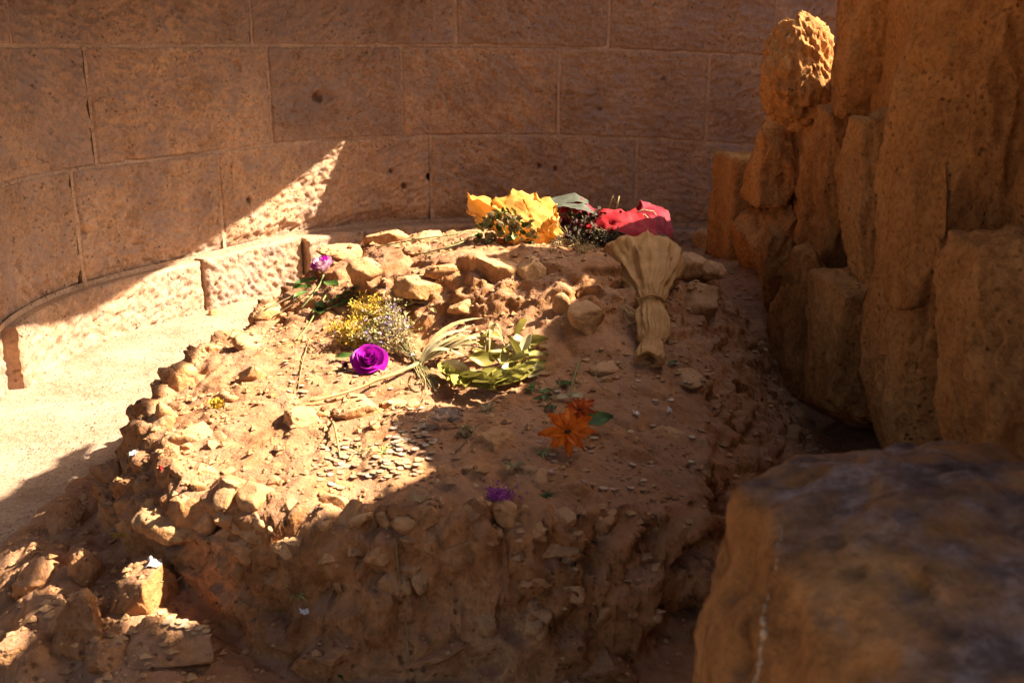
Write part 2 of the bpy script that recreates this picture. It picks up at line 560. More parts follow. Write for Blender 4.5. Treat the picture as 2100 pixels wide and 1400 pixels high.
gnd_pts = [on_z(*q) for q in (
    (280, 905, -.01), (290, 960, .06), (250, 1000, .09), (310, 1060, .15), (420, 1150, .14), (520, 1235, .09), (600, 1275, .06), (720, 1310, .045), (850, 1330, .04), (1000, 1345, .03), (1150, 1355, .03), (1300, 1365, .02), (1420, 1370, .02),
    (195, 1010, .05), (130, 1080, .07), (60, 1170, .05), (160, 1180, .13), (260, 1200, .18), (0, 1260, .03), (100, 1330, .11), (-60, 1400, -.01), (0, 1375, 0.01),
    (300, 1280, .17), (430, 1270, .13), (550, 1340, .07), (700, 1380, .045), (900, 1420, .035), (1100, 1450, .03), (1300, 1470, .02), (250, 1450, .13), (500, 1500, .07),
    (900, 1600, .03), (1300, 1600, .02), (300, 1650, .04), (-100, 1550, -.04),
    (1560, 960, .03), (1640, 900, .0), (1500, 1180, .02), (1650, 1100, .0), (1800, 1000, .0), (1560, 730, .12), (1610, 820, .03), (1480, 1100, .06),
    (200, 905, -.05), (100, 965, -.045), (140, 945, -.03), (0, 1050, -.04), (-120, 1120, -.05), (40, 1060, -.015), (-80, 1250, -.03), (0, 850, -.07), (200, 760, -.07), (300, 780, -.06), (400, 690, -.06), (500, 650, -.06), (580, 600, -.05))]
gnd_pts += [np.array(q) for q in ((-.65, 5.1, .1), (-1.0, 5.5, -.04), (-1.4, 6.0, -.06), (-.3, 5.3, .25), (.15, 5.3, .3), (.6, 5.3, .32), (0, 6.2, .14), (-.5, 6.2, .05), (.8, 6.0, .26), (1.2, 5.2, .36), (1.4, 4.6, .25), (1.5, 3.6, .08), (1.5, 2.4, .05), (1.4, 6.4, .25), (-1.1, 6.6, -.04), (-.9, 3.2, .08), (-.5, 2.9, .08), (.3, 2.9, .05), (.9, 3.4, .06), (.8, 2.6, .03), (-.9, 4.0, -.02), (-.9, 4.7, -.02))]
top_pts = np.array(top_pts); gnd_pts = np.array(gnd_pts)
outline = [on_z(*q)[:2] for q in ((296, 862, .35), (318, 815, .37), (350, 778, .38), (420, 712, .38), (520, 668, .39), (600, 612, .41), (650, 560, .48), (700, 515, .58))]
outline += [np.array(q) for q in ((-.62, 4.75), (-.25, 4.92), (.25, 4.95), (.75, 4.80), (1.0, 4.5))]
outline += [on_z(*q)[:2] for q in ((1500, 600, .45), (1530, 700, .34), (1530, 800, .30), (1520, 900, .28), (1470, 990, .30), (1400, 1050, .32), (1280, 1068, .36), (1150, 1062, .39), (1000, 1060, .405), (850, 1060, .405), (720, 1064, .40), (620, 1050, .40), (520, 1026, .40), (430, 990, .395), (350, 948, .385), (308, 905, .37))]
outline = np.array(outline)
def rbf_fit(c):
    D = np.linalg.norm(c[:, None, :2] - c[None, :, :2], axis=2)
    A = np.zeros((len(c) + 3, len(c) + 3))
    A[:len(c), :len(c)] = D - 1e-3 * np.eye(len(c))
    Q = np.concatenate([np.ones((len(c), 1)), c[:, :2]], 1)
    A[:len(c), len(c):] = Q; A[len(c):, :len(c)] = Q.T
    return np.linalg.solve(A, np.concatenate([c[:, 2], np.zeros(3)]))
def rbf(c, w, x, y):
    out = np.empty(len(x))
    for s in range(0, len(x), 20000):
        xx = x[s:s + 20000]; yy = y[s:s + 20000]
        D = np.hypot(xx[:, None] - c[None, :, 0], yy[:, None] - c[None, :, 1])
        out[s:s + 20000] = D @ w[:-3] + w[-3] + w[-2] * xx + w[-1] * yy
    return out
def sdist(x, y, poly):
    """signed distance to a closed outline, positive inside"""
    d = np.full(len(x), 99.0); inside = np.zeros(len(x), bool)
    for i in range(len(poly)):
        a = poly[i]; b = poly[(i + 1) % len(poly)]
        e = b - a; L = (e ** 2).sum()
        t = np.clip(((x - a[0]) * e[0] + (y - a[1]) * e[1]) / L, 0, 1)
        d = np.minimum(d, np.hypot(x - a[0] - t * e[0], y - a[1] - t * e[1]))
        cr = ((a[1] > y) != (b[1] > y)) & (x < (b[0] - a[0]) * (y - a[1]) / (b[1] - a[1] + 1e-12) + a[0])
        inside ^= cr
    return np.where(inside, d, -d)
W_top = rbf_fit(top_pts); W_gnd = rbf_fit(gnd_pts)
def base_h(x, y):
    ht = rbf(top_pts, W_top, x, y); hg = rbf(gnd_pts, W_gnd, x, y)
    q2 = np.stack([x, y, 0 * x], 1)
    d = sdist(x, y, outline) + 0.030 * fbm(q2 * 5, 3, 151) + 0.012 * fbm(q2 * 17, 2, 152)
    wd = 0.085 + 0.18 * smooth(0.45, 0.75, x) * smooth(2.2, 2.6, y) + 0.10 * smooth(4.4, 4.7, y)   # the right flank is a slope, the front and left a steep face
    k = smooth(-1.35 * wd - 0.03, 0.65 * wd, d)
    return hg + np.maximum(0, ht - hg) * k

xs = np.arange(-2.15, 1.55, 0.0088); ys = np.arange(1.75, 6.75, 0.0088)
X, Y = np.meshgrid(xs, ys)
x = X.ravel(); y = Y.ravel()
h0 = base_h(x, y)
H0 = h0.reshape(X.shape)
gy, gx = np.gradient(H0, 0.0088)
slope = np.hypot(gx, gy).ravel()
steep = smooth(0.35, 1.0, slope)
body = smooth(-0.03, 0.10, h0)
q = np.stack([x, y, h0 * 1.3], 1)
lump = fbm(q * 3.5, 3, 21)
d1, d2, val = worley(q * (9, 9, 9) + 0.25 * np.stack([perlin(q * 9, 5), perlin(q * 9, 6), 0 * x], 1), 31)
cob = smooth(0.0, 0.35, d2 - d1) * (0.35 + 0.65 * val)
cmask = smooth(-0.15, 0.35, perlin(q * 2.1, 41))
e1, e2, ev = worley(q * (23, 23, 23), 33)
grit = smooth(0.0, 0.4, e2 - e1) * ev
rid = fbm(q * (7, 7, 11), 4, 51, ridged=True)
edge = smooth(0.10, 0.45, slope) * (1 - 0.7 * smooth(0.35, 0.6, x))
steep = steep * (1 - 0.6 * smooth(0.45, 0.7, x))
b1, b2, bv_ = worley(q * (4.6, 4.6, 5.5) + 0.3 * np.stack([perlin(q * 5, 15), perlin(q * 5, 16), perlin(q * 5, 17)], 1), 37)
big = smooth(0.0, 0.22, b2 - b1) * (bv_ - 0.35)
disp = body * (0.016 * lump + (0.010 + 0.026 * edge) * cob * cmask + (0.016 + 0.046 * edge) * big + (0.006 + 0.009 * edge) * grit * (0.3 + 0.7 * cmask)
               + 0.006 * fbm(q * 24, 4, 61, 0.6) + steep * (0.034 * rid + 0.016 * fbm(q * (16, 16, 30), 3, 71)) - 0.010 * cmask)
# erosion pockets in the front face and deeper pits
pk = smooth(0.30, 0.60, perlin(q * (8, 8, 14), 81))
disp = disp - body * (0.010 + 0.055 * steep) * pk + (1 - body) * 0.012 * fbm(q * 5, 3, 91)
Hs = H0.copy()
for _ in range(6):
    Hs[1:-1, 1:-1] = (Hs[:-2, 1:-1] + Hs[2:, 1:-1] + Hs[1:-1, :-2] + Hs[1:-1, 2:] + 2 * Hs[1:-1, 1:-1]) / 6
gy, gx = np.gradient(Hs, 0.0088)
nrm = np.stack([-gx.ravel(), -gy.ravel(), np.ones(gx.size)], 1)
nrm /= np.linalg.norm(nrm, axis=1)[:, None]
P = np.stack([x, y, Hs.ravel()], 1) + nrm * disp[:, None]
z = P[:, 2]
r, c = X.shape
I = np.arange(r * c).reshape(r, c)
F = np.stack([I[:-1, :-1], I[:-1, 1:], I[1:, 1:], I[1:, :-1]], -1).reshape(-1, 4)
# drop what lies well under the floor or inside the wall
rad = np.hypot(x - WC[0], y - WC[1])
keepv = (z > -0.05) & ((rad < WR + 0.05) | (y < 4.9))
keep = keepv[F].all(1)
F = F[keep]
used = np.unique(F)
remap = np.full(r * c, -1); remap[used] = np.arange(len(used))
MP = P[used]; MF = remap[F]

mound = thing('altar_mound', 'low mound of eroded tufa rubble strewn with flowers and coins', 'mound', (-0.2, 3.4, 0))
me = bpy.data.meshes.new('core')
me.vertices.add(len(MP)); me.vertices.foreach_set('co', (MP - wloc(mound)).ravel())
me.loops.add(len(MF) * 4); me.loops.foreach_set('vertex_index', MF.ravel().astype(np.int32))
me.polygons.add(len(MF)); me.polygons.foreach_set('loop_start', np.arange(0, len(MF) * 4, 4, dtype=np.int32))
me.polygons.foreach_set('use_smooth', np.ones(len(MF), bool))
me.update(); me.validate()
me.materials.append(M['mound'])
link_mesh('core', me, mound)

BV = BVHTree.FromPolygons(MP.tolist(), MF.tolist())
def surf(px, py):
    """where the camera ray meets the mound (or the floor), and the surface normal there"""
    d = Vector(ray(px, py)).normalized()
    loc, nor, idx, dist = BV.ray_cast(Vector(CAM), d)
    if loc is None:
        return on_z(px, py, 0.0), np.array((0, 0, 1.0))
    nor = np.array(nor)
    return np.array(loc), nor if nor[2] > 0 else -nor
def drop(x, y, z=1.4):
    loc, nor, idx, dist = BV.ray_cast(Vector((x, y, z)), Vector((0, 0, -1)))
    if loc is None: return np.array((x, y, 0.0)), np.array((0, 0, 1.0))
    nor = np.array(nor)
    return np.array(loc), nor if nor[2] > 0 else -nor
def mpp(p):
    """metres per photograph pixel at a point"""
    return float((np.asarray(p) - CAM) @ _F) / 2100.0

# ------------------------------------------------------------------ rocks
_ico = {}
def ico(sub):
    if sub not in _ico:
        bm = bmesh.new()
        bmesh.ops.create_icosphere(bm, subdivisions=sub, radius=1.0)
        v = np.array([p.co[:] for p in bm.verts]); f = [tuple(w.index for w in q.verts) for q in bm.faces]
        bm.free(); _ico[sub] = (v, f)
    return _ico[sub]

def rotz(a): return np.array(((math.cos(a), -math.sin(a), 0), (math.sin(a), math.cos(a), 0), (0, 0, 1)))

def rock_shape(size, seed, sub=4, rough=0.16, facets=11, fine=0.05, box=0.0, fscale=3.5):
    rg = np.random.default_rng(seed)
    v, f = ico(sub)
    p = v.copy()
    if box:
        mx = np.abs(p).max(1)[:, None]
        p = p * (1 - box) + p / mx * box * 0.85
    p = p * (1 + rough * fbm(v * 1.15 + seed * 1.7, 3, seed)[:, None])
    for k in range(facets):
        n = rg.normal(size=3); n /= np.linalg.norm(n)
        o = rg.uniform(0.42, 0.8)
        over = np.maximum(0, p @ n - o)
        p = p - over[:, None] * n * 0.95
    p = p + v * fine * fbm(v * fscale + seed, 4, seed + 5, 0.6)[:, None]
    return p * np.asarray(size), f

def rock(name, pos, size, seed, mat, parent, rot=0.0, tilt=(0, 0), **kw):
    p, f = rock_shape(size, seed, **kw)
    Rm = np.array(Matrix.Rotation(tilt[0], 3, 'X') @ Matrix.Rotation(tilt[1], 3, 'Y')) 
    p = p @ Rm.T @ rotz(rot).T + np.asarray(pos)
    return MB().add(p, f).build(name, mat, parent), p, f

ROCKMESH = []   # world-space rock surfaces that things may rest on
def mound_stone(px, py, w, h, seed, dz=0.0, depth=1.0, rot=0.0, tilt=(0, 0), mat='stone', sink=0.35, **kw):
    p, n = surf(px, py)
    s = mpp(p)
    size = np.array((w * s * .5, w * s * .5 * depth, h * s * .5))
    pos = p + np.array((0, size[1] * .35, size[2] * (0.5 - sink) - 0.02 * 0 + dz))
    o, pv, f = rock('stone', pos, size, seed, M[mat], mound, rot, tilt, **kw)
    ROCKMESH.append((pv, f))
    return o

for a in (  # px, py, width px, height px, seed
        (1010, 570, 120, 85, 1, .0, .9, .3, (.2, .15)), (1100, 565, 90, 80, 2, .0, .9, 1.0), (860, 600, 120, 75, 3, .0, .8, .2), (1205, 668, 125, 105, 4, 0, .7, .7),
        (1150, 640, 50, 70, 5, 0, .7, .2), (1432, 625, 150, 130, 6, -.02, .8, .4), (1390, 560, 150, 90, 7, -.02, .9, .1), (745, 575, 90, 90, 8, -.01, .8, .2),
        (700, 525, 115, 50, 9, -.01, .7, .3), (790, 500, 100, 46, 10, 0, .7, .5), (870, 492, 110, 40, 11, 0, .8, .9), (640, 545, 50, 60, 12, 0, .8, .2),
        (520, 775, 90, 90, 13, -.02, .9, .6, (.3, .1)), (510, 708, 75, 55, 14, -.01, 1, .1), (365, 800, 85, 70, 15, -.01, 1, .8), (620, 858, 130, 75, 16, -.015, 1.1, .1),
        (740, 850, 150, 70, 17, -.02, 1.1, .4), (395, 905, 110, 95, 18, -.02, .9, .5, (.35, -.2)), (1000, 905, 130, 70, 19, -.03, .9, .7), (905, 560, 80, 40, 20, -.01, .8, .2),
        (540, 655, 60, 40, 21, 0, 1, .1), (860, 520, 70, 34, 22, 0, 1, .1), (960, 630, 90, 50, 23, -.02, .8, .4), (1060, 700, 90, 60, 24, -.03, .7, .4),
        (355, 1085, 190, 62, 25, -.015, .6, -.3, (0, .25)), (690, 1030, 90, 60, 26, -.02, .9, .4), (560, 990, 60, 40, 27, -.01, 1, .2), (800, 830, 70, 60, 28, -.02, 1, .1),
        (700, 640, 60, 40, 29, -.01, 1, .1), (470, 820, 70, 40, 30, -.01, 1, .6), (330, 850, 80, 100, 31, -.03, .8, .4), (450, 900, 60, 40, 32, -.01, .9, .1),
        (1110, 980, 60, 36, 33, -.01, 1, .1), (1250, 760, 80, 36, 34, -.01, 1, .1), (1400, 770, 100, 46, 35, -.02, 1, .1), (1240, 1090, 110, 60, 36, -.02, .7, .1),
        (960, 1130, 120, 70, 37, -.02, .6, .3), (600, 1110, 110, 60, 38, -.02, .6, .5), (830, 1160, 130, 60, 39, -.02, .6, .1), (1100, 1190, 110, 66, 40, -.02, .6, .6),
        (470, 1055, 90, 60, 41, -.02, .6, .6), (1130, 1110, 130, 60, 42, -.03, .6, .2), (730, 1120, 90, 50, 43, -.02, .6, .9), (1370, 890, 120, 40, 44, -.02, 1, .9)):
    mound_stone(*a, sub=4 if a[2] > 80 else 3)

rgs = np.random.default_rng(66)
for k in range(46):
    fx = rgs.uniform(310, 1380)
    top_y = np.interp(fx, (300, 430, 620, 850, 1280, 1400), (960, 1000, 1060, 1070, 1080, 1070)); foot = np.interp(fx, (300, 600, 1100, 1400), (1070, 1180, 1290, 1330))
    fy = rgs.uniform(top_y + 5, foot + 20)
    w_ = rgs.uniform(28, 85)
    mound_stone(fx, fy, w_, w_ * rgs.uniform(.5, .9), 500 + k, 0, .8, rgs.uniform(0, 3), (rgs.normal() * .3, rgs.normal() * .3), sink=.5, sub=3)
for k in range(34):
    fx = rgs.uniform(330, 1250); fy = rgs.uniform(640, 1010)
    w_ = rgs.uniform(18, 46)
    mound_stone(fx, fy, w_, w_ * rgs.uniform(.4, .7), 560 + k, 0, .9, rgs.uniform(0, 3), (rgs.normal() * .2, rgs.normal() * .2), sink=.45, sub=3)

for k, (fx, fy, w_) in enumerate(((320, 870, 80), (345, 930, 70), (410, 972, 90), (470, 1000, 60), (530, 1020, 100), (600, 1040, 70), (660, 1050, 60), (720, 1062, 95), (790, 1058, 60), (880, 1056, 80),
                                (960, 1060, 70), (1050, 1058, 110), (1150, 1062, 80), (1240, 1070, 90), (370, 760, 60), (440, 720, 60), (480, 690, 50), (560, 645, 60))):
    mound_stone(fx, fy, w_, w_ * rgs.uniform(.6, .9), 600 + k, -.01, .9, rgs.uniform(0, 3), (rgs.normal() * .3, rgs.normal() * .3), sink=.42 + .2 * rgs.random(), sub=4)

front_rocks = (  # px, py, w, h, seed, dz, label
    (275, 1240, 150, 150, 101, -.01, 'pale angular rock with a sunlit flat top beside scattered coins'),
    (150, 1325, 150, 150, 102, .0, 'rounded rock with a sunlit pitted flank at the foot of the mound'),
    (360, 1345, 190, 110, 103, -.01, 'broad flat rock with coins on its sunlit top edge'),
    (215, 1365, 130, 120, 104, -.01, 'smooth shaded brown rock wedged between two sunlit rocks'),
    (178, 1185, 80, 90, 105, .0, 'upright leaning rock on the shaded skirt of the mound'),
    (130, 1085, 100, 70, 106, .0, 'round tan boulder half buried in the shaded slope'),
    (665, 1360, 150, 120, 107, -.01, 'blunt ridged rock in the dark dirt before the mound'),
    (235, 975, 90, 90, 108, -.02, 'tall narrow rock in the shade beside the bare lit floor'),
    (70, 1180, 110, 80, 109, -.02, 'worn low boulder on the shaded slope by the floor'),
    (30, 1330, 90, 40, 110, -.01, 'flat sharp edged slab lying at the sunlit corner of floor'),
    (1220, 1360, 170, 80, 111, -.03, 'wide dark slab sunk in the dirt by the big pillar block'),
    (900, 1330, 130, 40, 112, -.02, 'low flat stone barely rising from the dark dirt'),
)
for (px, py, w, h, sd_, dz, lab) in front_rocks:
    p, n = surf(px, py)
    s = mpp(p)
    size = np.array((w * s * .62, w * s * .6 * .85, h * s * .62))
    pos = p + np.array((0, size[1] * .3, size[2] * .12 + dz))
    o, pv, f = rock('rock', pos, size, sd_, M['mound'], None, sd_ * .7, (.15 * math.sin(sd_), .2 * math.cos(sd_)), sub=5, facets=9, fine=.05, fscale=4)
    tag(o, lab, 'rock', 'rocks at the foot of the mound')
    ROCKMESH.append((pv, f))

# rebuild the ray caster with the stones in it
vs = [MP]; fs = MF.tolist(); off = len(MP)
for pv, f in ROCKMESH:
    vs.append(pv); fs.extend([tuple(i + off for i in q_) for q_ in f]); off += len(pv)
BV = BVHTree.FromPolygons(np.concatenate(vs).tolist(), fs)

# ------------------------------------------------------------------ the rubble wall at the right
rub = thing('rubble_wall', 'tall eroded ochre tufa wall with bulging vertical lumps', 'wall', (1.5, 3.6, 0))
def lump(x0, x1, yd, z0, z1, seed, px_l=None, depth=0.34, box=0.45, rough=0.09, sub=6, tilt=(0, 0), rot=0, facets=5, cut=None):
    """a bulging stone of the wall: x0..x1 across, centred yd away, z0..z1 high"""
    box = min(0.9, box + 0.3)
    size = np.array(((x1 - x0) / 2, depth, (z1 - z0) / 2)) * 1.10
    pos = np.array(((x0 + x1) / 2, yd, (z0 + z1) / 2))
    p, f = rock_shape((1, 1, 1), seed, sub=sub, rough=rough, facets=facets, fine=0.0, box=box)
    Rm = np.array(Matrix.Rotation(tilt[0], 3, 'X') @ Matrix.Rotation(tilt[1], 3, 'Y'))
    p = (p * size) @ Rm.T @ rotz(rot).T
    if cut:
        cn = np.array(cut[:3]) / np.linalg.norm(cut[:3])
        p = p - np.maximum(0, p @ cn - cut[3])[:, None] * cn * 0.72
    q = p + pos
    n = p / (size ** 2); n /= np.linalg.norm(n, axis=1)[:, None]
    d = 0.024 * fbm(q * (4, 4, 1.6), 3, seed) + 0.014 * fbm(q * (16, 16, 4.5), 3, seed + 3, ridged=True) + 0.007 * fbm(q * 42, 2, seed + 4)
    d = d - 0.022 * smooth(0.40, 0.62, perlin(q * (13, 13, 10), seed + 9)) 
    q = q + n * (d * (1.7 if cut else 1.0))[:, None]
    MB().add(q, f).build('rock', M['rubble'], rub)

def lump_px(l, r, t, b, x_left, seed, dx=0.30, depth=None, **kw):
    """the same from its outline in the photograph, once its left face is known to stand at x_left"""
    pc = on_x(l, (t + b) / 2, x_left)
    y = pc[1]
    top = on_y(l, t, y)[2]; bot = on_y(l, b, y)[2]
    w = (r - l) * mpp(pc)
    lump(x_left, x_left + max(w, dx), y + (depth or 0.3) * 0.1, bot, top, seed, depth=depth or 0.3, **kw)

lump(1.20, 1.53, 4.92, 1.15, 1.62, 201, depth=.17, box=-.15, rough=.14, facets=3, rot=.2, cut=(.70, -.52, .40, .085))
lump_px(1545, 1665, 195, 420, 1.24, 202, depth=.22, box=.6)
lump_px(1498, 1650, 385, 615, 1.15, 203, depth=.26, box=.35, facets=8)
lump_px(1545, 1640, 455, 680, 1.16, 204, depth=.12, box=.3, tilt=(.1, .12))
lump_px(1662, 1765, 200, 560, 1.32, 205, depth=.22, box=.45)
lump_px(1603, 1720, 470, 900, 1.17, 206, depth=.26, box=.5)
lump_px(1735, 1890, 225, 700, 1.24, 207, depth=.26, box=.45)
lump_px(1752, 1900, -330, 265, 1.32, 208, depth=.22, box=.5, facets=6)
lump_px(1680, 1870, 560, 960, 1.14, 209, depth=.24, box=.45)
lump_px(1852, 2130, -330, 620, 1.16, 210, dx=.5, depth=.32, box=.55)
lump_px(1792, 2010, 320, 1000, 1.10, 211, dx=.4, depth=.26, box=.5)
lump_px(1968, 2200, 470, 1050, 1.10, 212, dx=.45, depth=.22, box=.45)
lump(1.25, 1.9, 2.05, -.1, 1.3, 213, depth=.36)
lump(1.25, 1.9, 2.25, 1.1, 2.25, 214, depth=.42)
lump(1.25, 1.9, 1.45, -.1, 1.2, 215, depth=.36, sub=5)
lump(1.22, 1.9, 1.40, 1.0, 2.3, 216, depth=.45, sub=5)
lump(1.22, 1.9, .75, -.1, 2.2, 217, depth=.45, sub=5)
# core behind the lumps with the ruined top
yy = np.arange(0.3, 5.75, 0.05)
def top_of(y_):
    return np.interp(y_, (0.3, 2.6, 2.74, 2.82, 2.95, 3.15, 3.9, 4.4, 4.62, 4.8, 5.3, 5.75), (2.45, 2.42, 2.28, 2.06, 1.98, 1.82, 1.84, 1.78, 1.45, 1.32, 1.32, 1.0))
rows = []
for y_ in yy:
    T = top_of(y_)
    zz = np.concatenate([np.linspace(-0.1, T, 32)])
    left = np.stack([1.42 + 0 * zz, y_ + 0 * zz, zz], 1)
    tp = np.stack([np.linspace(1.46, 2.2, 14), np.full(14, y_), np.full(14, T)], 1)
    rt = np.stack([np.full(10, 2.25), np.full(10, y_), np.linspace(T, -0.1, 10)], 1)
    rows.append(np.concatenate([left, tp, rt]))
rows = np.array(rows)
fl = rows.reshape(-1, 3)
fl = fl + 0.05 * np.stack([fbm(fl * 4, 3, 5), fbm(fl * 4, 3, 6), fbm(fl * 4, 3, 7)], 1)
m = MB().grid(fl.reshape(rows.shape))
for e in (0, -1):
    ring = fl.reshape(rows.shape)[e]
    m.add(np.concatenate([ring, [ring.mean(0)]]), [(i, i + 1, len(ring)) for i in range(len(ring) - 1)])
m.build('wall_core', M['rubble'], rub)

# ------------------------------------------------------------------ foreground block
def fore_block():
    nseg = 60
    v, f = ico(6)
    mx = np.abs(v).max(1)[:, None]
    b = (v / mx) * 0.47 + v * 0.63
    b = b / np.abs(b).max(0)
    x0 = np.where(b[:, 0] < 0, 1, 0)
    z = -0.02 + (b[:, 2] + 1) / 2 * 0.975
    tz = (b[:, 2] + 1) / 2
    xl = 0.25 + 0.03 * tz
    x = xl + (b[:, 0] + 1) / 2 * (1.08 - xl)
    y = 0.72 + (b[:, 1] + 1) / 2 * 0.92
    p = np.stack([x, y, z], 1)
    n = v
    d = 0.022 * fbm(p * 4, 3, 301) + 0.014 * fbm(p * 14, 4, 302, 0.6) - 0.016 * smooth(0.3, 0.55, perlin(p * 17, 305)) + 0.02 * (n[:, 2] > .5) * fbm(p * 7, 3, 303)
    p = p + n * d[:, None]
    o = thing('stone_pillar_block', 'weathered ochre block with skylight-grey top standing close before the rubble wall', 'stone block', (0.65, 1.2, 0))
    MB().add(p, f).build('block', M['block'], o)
    # a pale vein up the left face
    bv = BVHTree.FromPolygons(p.tolist(), f)
    pts = []
    for k in range(30):
        t = k / 29
        px = 1598 - 52 * t + 3 * math.sin(t * 9) + 2.5 * math.sin(t * 31)
        py = 1075 + 340 * t
        loc = bv.ray_cast(Vector(CAM), Vector(ray(px, py)).normalized())[0]
        if loc is not None: pts.append(np.array(loc))
    if len(pts) > 3:
        mb = MB()
        pts = np.array(pts)
        rv = np.random.default_rng(8)
        fp = np.concatenate([pts[i] + (pts[i + 1] - pts[i]) * np.linspace(0, 1, 5)[:-1, None] for i in range(len(pts) - 1)])
        fp = fp + rv.normal(size=fp.shape) * .0012 + np.array((.0028, 0, 0))
        for i in range(0, len(fp) - 3, 3):          # a crumbly line of short crystals, thicker towards the foot
            r_ = .0016 + .0038 * i / len(fp)
            mb.tube(fp[i:i + 4], r_ * rv.uniform(.5, 1.4), r_ * rv.uniform(.5, 1.4), 5)
        mb.build('vein', M['vein'], o)
fore_block()

# ------------------------------------------------------------------ fallen blocks and rubble by the wall's foot
p = on_y(1490, 385, 6.05)
o, pv, f = rock('fallen_block', (1.42, 6.0, 0.58), (0.24, .22, .36), 401, M['rubble'], None, .15, (0.0, .04), sub=5, box=1.0, facets=0, rough=.05)
tag(o, 'squared fallen block with a bright sunlit top edge below the niche wall', 'stone block')
for k, (px, py, w, h, lab) in enumerate((
        (1405, 487, 46, 36, 'small pale stone catching the sun behind the kraft bouquet'),
        (1462, 505, 90, 70, 'brown rounded stone between the bouquets and the rubble wall'),
        (1400, 440, 60, 40, 'small dark stone behind the red bouquet wrapping'),
        (1440, 445, 70, 46, 'dark stone below the squared fallen block'),
        (1350, 415, 60, 34, 'low stone at the foot of the niche wall behind red cloth'),
        (1480, 460, 60, 40, 'tan stone against the foot of the rubble wall'),
        (1290, 408, 46, 24, 'flat little stone behind the bouquets near the niche wall'),
        (1455, 560, 80, 50, 'worn stone on the mound shoulder beside the kraft paper bouquet'))):
    pt, n = surf(px, py)
    s = mpp(pt)
    o, pv, f = rock('stone', pt + np.array((0, .02, h * s * .15)), (w * s * .5, w * s * .45, h * s * .5), 410 + k, M['stone'], None, k, (0, 0), sub=4)
    tag(o, lab, 'stone', 'loose stones behind the mound')

# ------------------------------------------------------------------ shed roof over the left half (its edge shades the upper wall)
rf = thing('shed_roof', 'dark metal shed roof on posts sheltering the niche', 'roof', (-2.6, 3.5, 0))
RZ = 2.55
def sunhit(px, py):                             # where the sun ray to a point of the wall crosses the roof's height
    _, p_ = wall_phi(px, py)
    sd3 = np.array(SUN_DIR)
    return (p_ + sd3 * ((RZ - p_[2]) / sd3[2]))[:2]
e0 = sunhit(5, 688); e1 = sunhit(735, 262)
pe = e1; ed = (e1 - e0) / np.linalg.norm(e1 - e0)
pn = np.array((-ed[1], ed[0]))
def rp(a, b, z): q_ = pe + ed * a + pn * b; return (q_[0], q_[1], z)
mb = MB()
A0, A1, B1 = -6.8, 2.2, 4.6
v8 = [rp(A0, 0, RZ), rp(A1, 0, RZ), rp(A1, B1, RZ + .28), rp(A0, B1, RZ + .28), rp(A0, 0, RZ + .05), rp(A1, 0, RZ + .05), rp(A1, B1, RZ + .33), rp(A0, B1, RZ + .33)]
mb.add(v8, [(0, 1, 2, 3), (7, 6, 5, 4), (0, 4, 5, 1), (1, 5, 6, 2), (2, 6, 7, 3), (3, 7, 4, 0)])
mb.build('roof_shade_sheet', M['metal'], rf, smooth_shade=False)
mb = MB()  # sheet added out of view to cut sky light on the front
v8 = [(-2.2, .7, 2.62), (3.0, .7, 2.62), (3.0, 2.72, 2.62), (-2.2, 2.72, 2.62), (-2.2, .7, 2.67), (3.0, .7, 2.67), (3.0, 2.72, 2.67), (-2.2, 2.72, 2.67)]
mb.add(v8, [(3, 2, 1, 0), (4, 5, 6, 7), (0, 1, 5, 4), (1, 2, 6, 5), (2, 3, 7, 6), (3, 0, 4, 7)])
mb.build('roof_shade_sheet', M['metal'], rf, smooth_shade=False)
mb = MB()  # small unseen sheet, added to darken the right side of the mound
v8 = [(-.30, 2.74, 2.62), (.52, 2.74, 2.62), (.52, 3.70, 2.62), (-.30, 3.70, 2.62), (-.30, 2.74, 2.66), (.52, 2.74, 2.66), (.52, 3.70, 2.66), (-.30, 3.70, 2.66)]
mb.add(v8, [(3, 2, 1, 0), (4, 5, 6, 7), (0, 1, 5, 4), (1, 2, 6, 5), (2, 3, 7, 6), (3, 0, 4, 7)])
mb.build('roof_shade_sheet', M['metal'], rf, smooth_shade=False)
for (bx, by) in ((2.8, .9), (2.8, 2.5), (-1.9, .9)):
    mb = MB(); mb.tube([(bx, by, 0), (bx, by, 1.3), (bx, by, 2.63)], 0.05, 0.05, 8)
    mb.build('post', M['metal'], rf)
for (a, b, zt) in ((1.6, 1.2, 2.55), (1.6, 4.0, 2.73), (-3.0, 4.3, 2.75), (-6.4, 4.3, 2.75)):
    mb = MB(); bx, by, _ = rp(a, b, 0)
    mb.tube([(bx, by, 0), (bx, by, zt * .5), (bx, by, zt)], 0.05, 0.05, 8)
    mb.build('post', M['metal'], rf)

# unseen blocker added in the roof gap, cut to shade the mound's skirt
shade = [(-200, 1120, 0), (0, 1032, 0), (38, 1012, 0), (58, 988, 0), (122, 962, 0), (130, 940, 0), (196, 908, 0),
         (418, 718, .45), (380, 750, .45), (345, 790, .45), (302, 850, .45), (318, 915, .45), (352, 950, .45), (430, 990, .46), (520, 1026, .46), (620, 1050, .46), (700, 1075, .45), (760, 1110, .36), (640, 1165, .21), (650, 1200, .20), (520, 1310, .14), (440, 1304, .17), (400, 1288, .2), (360, 1268, .24), (345, 1236, .28),
         (312, 1218, .30), (230, 1228, .30), (196, 1254, .28), (130, 1295, .26), (80, 1330, .16), (40, 1315, .08), (14, 1300, .05), (-20, 1285, .03), (-220, 1320, 0)]
sd3 = np.array(SUN_DIR)
def to_roof(a, z_=2.47):
    p_ = on_z(*a)
    return p_ + sd3 * ((z_ - p_[2]) / sd3[2])
ring = np.array([to_roof(a) for a in shade])
rg = np.random.default_rng(2)
